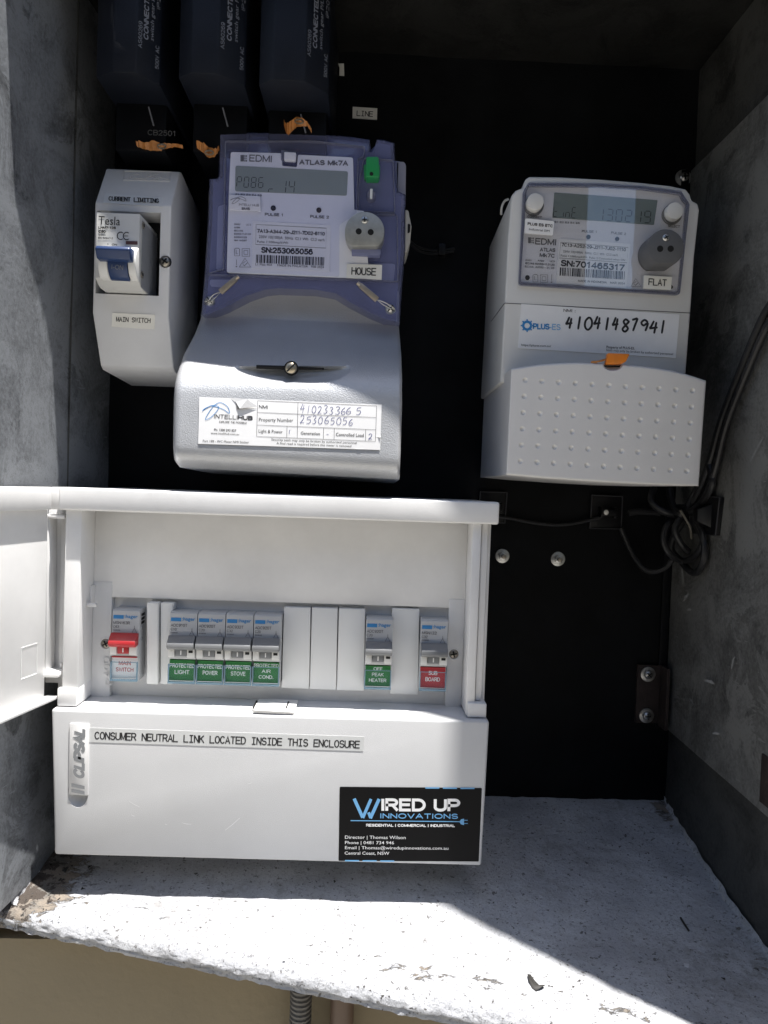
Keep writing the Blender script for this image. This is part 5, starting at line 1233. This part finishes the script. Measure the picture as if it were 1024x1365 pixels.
# ================================================================== SMALL THINGS ON THE BOARD
t = thing('label_tape', 'small white label reading LINE stuck on the black board', 'label', tuple(px(486, 150, 0)))
build('tape', MB().ring([(470.3, 142), (503, 144.3), (502.6, 159.2), (470, 157)], .0002, .0010), M['tape'], t)
h2 = MB(); text(h2, 'LINE', (475.8, 154.4), (498, 155.8), 7.4, .0011, mono=True); build('lettering', h2, M['ink'], t)
tag(build('sticker_scrap', MB().ring([(451, 84.5), (458.5, 84.5), (459, 100.5), (452.5, 100), (452.8, 90)], .0002, .0010), M['tape'], smooth=False), 'tiny blank white label scrap on the black board, above the label reading LINE', 'label scrap')
def bolt(x, y, label, r=.0053, d=0, parent=None, nut=False, group='bolts in the black board'):
    p = px(x, y, d + .001)
    o = parent or thing('bolt', label, 'bolt', tuple(px(x, y, d)), group)
    base = px(x, y, d)
    wsh = build('washer', MB().cyl(base, (0, -1, 0), r, .0014, 28), M['steel'], o, bev=.0003)
    if nut:
        build('nut', MB().cyl(base + Vector((0, -.0014, 0)), (0, -1, 0), r * .60, .0035, 6), M['steel'], o, bev=.0003)
        build('bolt_end', MB().cyl(base + Vector((0, -.0049, 0)), (0, -1, 0), r * .32, .0028, 14), M['screwdk'], o, bev=.0003)
    else: cross_screw('bolt_head', base + Vector((0, -.0014, 0)), r * .62, o, M['steel'], h=.0026)
    return o
bolt(669.5, 741, 'zinc bolt with washer close to the right side of the white distribution board', nut=True)
bolt(743.5, 745, 'zinc bolt with washer below the left black cable mount', r=.0054, nut=True)
bolt(910.5, 237.5, 'cross-head bolt with washer at the upper right corner of the grey meter', r=.0060)
br = thing('angle_bracket', 'rusty steel angle bracket with two bolts at the foot of the right wall', 'bracket', tuple(px(863, 965, 0)))
bk0 = px(850, 886, .002); bk1 = px(877, 964, .002)
bz1, bz0 = bk0.z, bk1.z; bx0_ = bk0.x; bx1_ = XR - .001
build('plate', MB().box(bx0_, bx1_, .0003, .0028, bz0, bz1), M['rust'], br, bev=.0004)
build('turned_edge', MB().box(XR - .0055, XR - .0030, .0030, .016, bz0 - .0015, bz1 + .0005), M['rust'], br, bev=.0004)
for x, y in ((863.5, 898.5), (861.5, 953.5)): bolt(x, y, '', r=.0056, d=.0029, parent=br)
# cable mounts
PADRIM = mat('pad_rim_plastic', (.035, .035, .04), .3)
def mount(pts, label, hole=True, depth=.004):
    o = thing('cable_mount', label, 'cable mount', tuple(px(*pts[0], 0)), 'black adhesive cable mounts')
    m0 = rp(pts, 1, 2)
    b = build('base_pad', MB().ring(m0, .0003, .0030), M['blackpl'], o, bev=.0003)
    rimm = MB(); rimm.frame(m0, shrink(m0, 1.2), .0030, .0042); build('pad_rim', rimm, PADRIM, o)
    c = sum((Vector(p) for p in pts), Vector((0, 0))) / 4
    w_ = px(c.x, c.y, .004)
    build('saddle', MB().box(w_.x - .006, w_.x - .004, .003, .010, w_.z - .004, w_.z + .004).box(w_.x + .004, w_.x + .006, .003, .010, w_.z - .004, w_.z + .004).box(w_.x - .006, w_.x + .006, .010, .0115, w_.z - .0025, w_.z + .0025), M['blackpl'], o, bev=.0004)
    if hole: build('screw_head', MB().dome(px(c.x - .5, c.y, .0118), .0019, .0010), M['tape'], o)
    return o
mount([(789, 659.5), (831, 661.5), (829, 706), (786, 705)], 'black square cable mount with a pale screw head, below the dimpled cover')
wm = thing('cable_mount', 'black cable mount on the galvanised wall beside the coiled cable bundle', 'cable mount', (XR, -.012, -.01), 'black adhesive cable mounts')
def wallpt(x, y, off=0):
    d = 0.0
    while px(x, y, d).x > XR - .0012 - off and d < .2: d += .0004
    p = px(x, y, d); p.x = XR - .0008 - off; return p
c4 = [wallpt(929, 660), wallpt(963, 663), wallpt(957, 714), wallpt(925, 711)]
build('base_pad', MB().prism([p + Vector((.0012, 0, 0)) for p in c4], [p - Vector((.0020, 0, 0)) for p in c4]), M['blackpl'], wm, bev=.0003)
build('pad_rim', MB().tube([p - Vector((.0020, 0, 0)) for p in c4], .0004, 6, close=True), PADRIM, wm)
cm_ = sum(c4, Vector()) / 4
build('saddle', MB().prism([cm_ + Vector((-.002, a, b)) for a, b in ((-.010, -.008), (.006, -.008), (.006, .008), (-.010, .008))], [cm_ + Vector((-.009, a, b)) for a, b in ((-.004, -.004), (.003, -.004), (.003, .004), (-.004, .004))]), M['blackpl'], wm, bev=.0004)
mount([(640, 655), (677, 656), (674, 698), (638, 697)], 'black cable mount half hidden behind the top right corner of the white board', hole=False)
# cables
def cable(name, label, pts, r, k=6, cat='cable', m=None):
    L = smooth_line([tuple(px(x, y, d)) for x, y, d in pts], k)
    o = build(name, MB().tube([Vector(p) for p in L], r, 10), m or M['cable'], origin=tuple(px(*pts[0])))
    for v in o.data.vertices: pass
    return tag(o, label, cat)
def clr(q, r=.0040):
    x, y, d = q
    while px(x, y, d).x > XR - r - .0012 and d < .3: d += .001
    return (x, y, d)
def cabtop(name, label, chains, r, cat='cable'):
    chains = [[clr(q, r) for q in c] for c in chains]
    o = thing(name, label, cat, tuple(px(*chains[0][0]))); 
    for c in chains: build('strand', MB().tube([Vector(p) for p in smooth_line([tuple(px(*q)) for q in c], 6)], r, 10), M['cable'], o)
    return o
coil = [[(1035, 395, .060), (1015, 428, .045), (985, 500, .022), (962, 560, .016), (945, 620, .018), (925, 668, .026), (905, 690, .030), (890, 700, .034), (885, 720, .036), (893, 738, .036), (912, 748, .034), (930, 738, .030), (938, 715, .028), (925, 690, .028), (910, 680, .034)],
        [(1040, 410, .064), (1020, 440, .050), (990, 510, .026), (968, 568, .020), (953, 628, .024), (938, 665, .034), (915, 690, .036), (900, 712, .026), (895, 732, .022), (905, 745, .026), (925, 764, .032), (938, 748, .038), (938, 720, .038), (925, 695, .038), (912, 684, .038)],
        [(872, 650, .020), (868, 668, .026), (885, 682, .032), (908, 686, .034), (935, 672, .034), (950, 645, .026), (945, 618, .022)],
        [(893, 652, .018), (896, 670, .026), (908, 686, .040), (925, 660, .034), (934, 640, .022)],
        [(880, 684, .008), (870, 683, .008), (850, 682, .008), (838, 684, .008)],
        [(912, 684, .038), (900, 705, .040), (908, 725, .040), (918, 735, .034)]]
cc = cabtop('black_cable', 'thick black cable hanging down the galvanised wall into a coiled bundle', coil, .0024)
tie = MB().cyl(px(904, 683, .030), (.3, -1, .0), .006, .013, 16); build('cable_tie', tie, M['blackpl'], cc)
build('cable_tie_tail', MB().tube(smooth_line([tuple(px(907, 680, .046)), tuple(px(912, 688, .047)), tuple(px(920, 703, .046)), tuple(px(922, 718, .044))], 5), .0008, 6), mat('worn_tie', (.12, .11, .09), .3), cc)
cabtop('black_lead', 'thin black lead drooping from the left cable mount to the coiled bundle', [[(828, 704, .006), (840, 732, .008), (852, 752, .012), (866, 762, .016), (885, 758, .022), (898, 744, .028)]], .0020)
cabtop('black_lead', 'thin black lead running between the white board and the square cable mount', [[(655, 688, .006), (680, 691, .006), (705, 696, .004), (740, 700, .004), (770, 697, .004), (800, 690, .007)]], .0013)
ld = cabtop('meter_lead', 'short black lead with a cable tie, at the right side of the blue meter', [[(543, 318, .034), (555, 328, .020), (570, 333, .010), (588, 334, .006), (606, 331, .004)], [(545, 322, .034), (556, 333, .020), (572, 338, .010), (590, 337, .006), (605, 335, .004)]], .0009)
build('cable_tie', MB().box(px(585, 325, .01).x, px(594, 325, .01).x, .004, .011, px(590, 340, .01).z, px(590, 325, .01).z), M['blackpl'], ld, bev=.0004)

# below the sill
cf = MB(); c0 = px(401, 1340, .130)
cf.tube([Vector((c0.x - .0004 * math.sin(i * 0), c0.y, -.262 - i * .0007)) for i in range(700)], [.0056 + (.0009 if (i % 4) < 2 else 0) for i in range(700)], 14)
tag(build('corrugated_conduit', cf, M['pipe'], origin=(c0.x, c0.y, -.6)), 'grey corrugated conduit dropping from under the sill', 'conduit')
c1 = px(456, 1350, .128)
tag(build('brown_pipe', MB().cyl((c1.x, c1.y, -1.3), (0, 0, 1), .0070, 1.03, 20), M['pipebr'], origin=(c1.x, c1.y, -1.3)), 'smooth brown pipe on the beige wall, right of the corrugated conduit', 'pipe')

# ================================================================== DEBRIS ON THE SILL
def on_sill(x, y):
    d = .1
    for _ in range(20):
        p = px(x, y, d); zt = sill_z(p.x, d); r0 = px(x, y, 0); dirv = (r0 - Vector((0, -CAMD, 0)))
        # intersect ray with the sloping plane z = ZF - .130 d, d = -y
        C0 = Vector((0, -CAMD, 0)); k = (ZF + .130 * C0.y - C0.z) / (dirv.z - .130 * dirv.y); q = C0 + dirv * k; q.z = sill_z(q.x, -q.y); return q
lf = on_sill(711, 1305)
def leafpts(): 
    L = []
    for k in range(9):
        t = k / 8; L.append((on_sill(706 + 20 * t, 1296 + 17 * t ** .8 + 0), .0040 * math.sin(math.pi * (t * .9 + .07))))
    return L
mb = MB(); lfo = [(703.5, 1294), (708, 1297), (713, 1303), (719, 1308), (727, 1311.5), (723, 1315), (715, 1317), (709, 1313), (705, 1305)]
lv = [on_sill(*p) + Vector((0, 0, .0012 + .0010 * math.sin(i * 1.7))) for i, p in enumerate(lfo)]
mb.add(lv + [on_sill(713, 1309) + Vector((0, 0, .0005))], [(i, (i + 1) % 9, 9) for i in range(9)])
lo = build('dry_leaf', mb, M['leaf'], origin=tuple(lf)); tag(lo, 'curled black dry leaf lying on the sunlit part of the sill', 'leaf')
sol = lo.modifiers.new('s', 'SOLIDIFY'); sol.thickness = .0004
mb = MB(); mb.tube([on_sill(908, 1213) + Vector((0, 0, .001)), on_sill(912, 1222) + Vector((0, 0, .0018)), on_sill(919, 1231) + Vector((0, 0, .001))], .0006, 6)
tag(build('twig', mb, M['leaf'], origin=tuple(on_sill(912, 1222))), 'short thin dark twig lying on the shaded right part of the sill', 'twig')
mb = MB(); rnd = random.Random(11)
def crumb(p, s):
    vs = [p + Vector((rnd.uniform(-1, 1), rnd.uniform(-1, 1), rnd.uniform(-.3, 1))).normalized() * s * rnd.uniform(.6, 1.1) for _ in range(5)]
    mb.add(vs, [(0, 1, 2), (0, 2, 3), (0, 3, 4), (1, 2, 4), (2, 3, 4), (0, 1, 4)])
for _ in range(150):
    x = rnd.uniform(-.20, .225); fr_ = sill_front(x); d = rnd.uniform(.01, fr_ - .012)
    crumb(Vector((x, -d, sill_z(x, d) + .0008)), rnd.choice([.0003, .0004, .0005, .0008]) * rnd.uniform(.7, 1.2))
for _ in range(160):
    x = -.205 + abs(rnd.gauss(0, .02)); d = rnd.uniform(.02, .155); crumb(Vector((x, -d, sill_z(x, d) + .0012)), rnd.uniform(.0004, .0014))
for x, y, s in ((88, 1149, .0035), (120, 1146, .002), (446, 1165, .0016), (388, 1188, .0012), (965, 1300, .0015), (995, 1355, .0012)):
    crumb(on_sill(x, y) + Vector((0, 0, .001)), s)
tag(build('debris', mb, M['leaf'], smooth=False), 'dark grit and crumbs scattered over the sill', None, None, 'stuff')
mb = MB()
for _ in range(46):
    x = rnd.uniform(-.20, .225); fr_ = sill_front(x); d = rnd.uniform(.02, fr_ + .0); p = Vector((x, -min(d, fr_ - .006), sill_z(x, min(d, fr_ - .006)) + .0004)); s = rnd.uniform(.0006, .0018); a = rnd.uniform(0, 6)
    vs = [p + Vector((math.cos(a + k * 1.57 + rnd.uniform(-.3, .3)) * s * rnd.uniform(.6, 1.2), math.sin(a + k * 1.57) * s, rnd.uniform(-.0002, .0004))) for k in range(4)]
    mb.add(vs + [v - Vector((0, 0, .0005)) for v in vs], [(0, 1, 2, 3), (7, 6, 5, 4), (0, 4, 5, 1), (1, 5, 6, 2), (2, 6, 7, 3), (3, 7, 4, 0)])
tag(build('paint_flakes', mb, mat('paint_flake', (.62, .62, .63), .6), smooth=False), 'loose white paint flakes lifting from the sill', None, None, 'stuff')
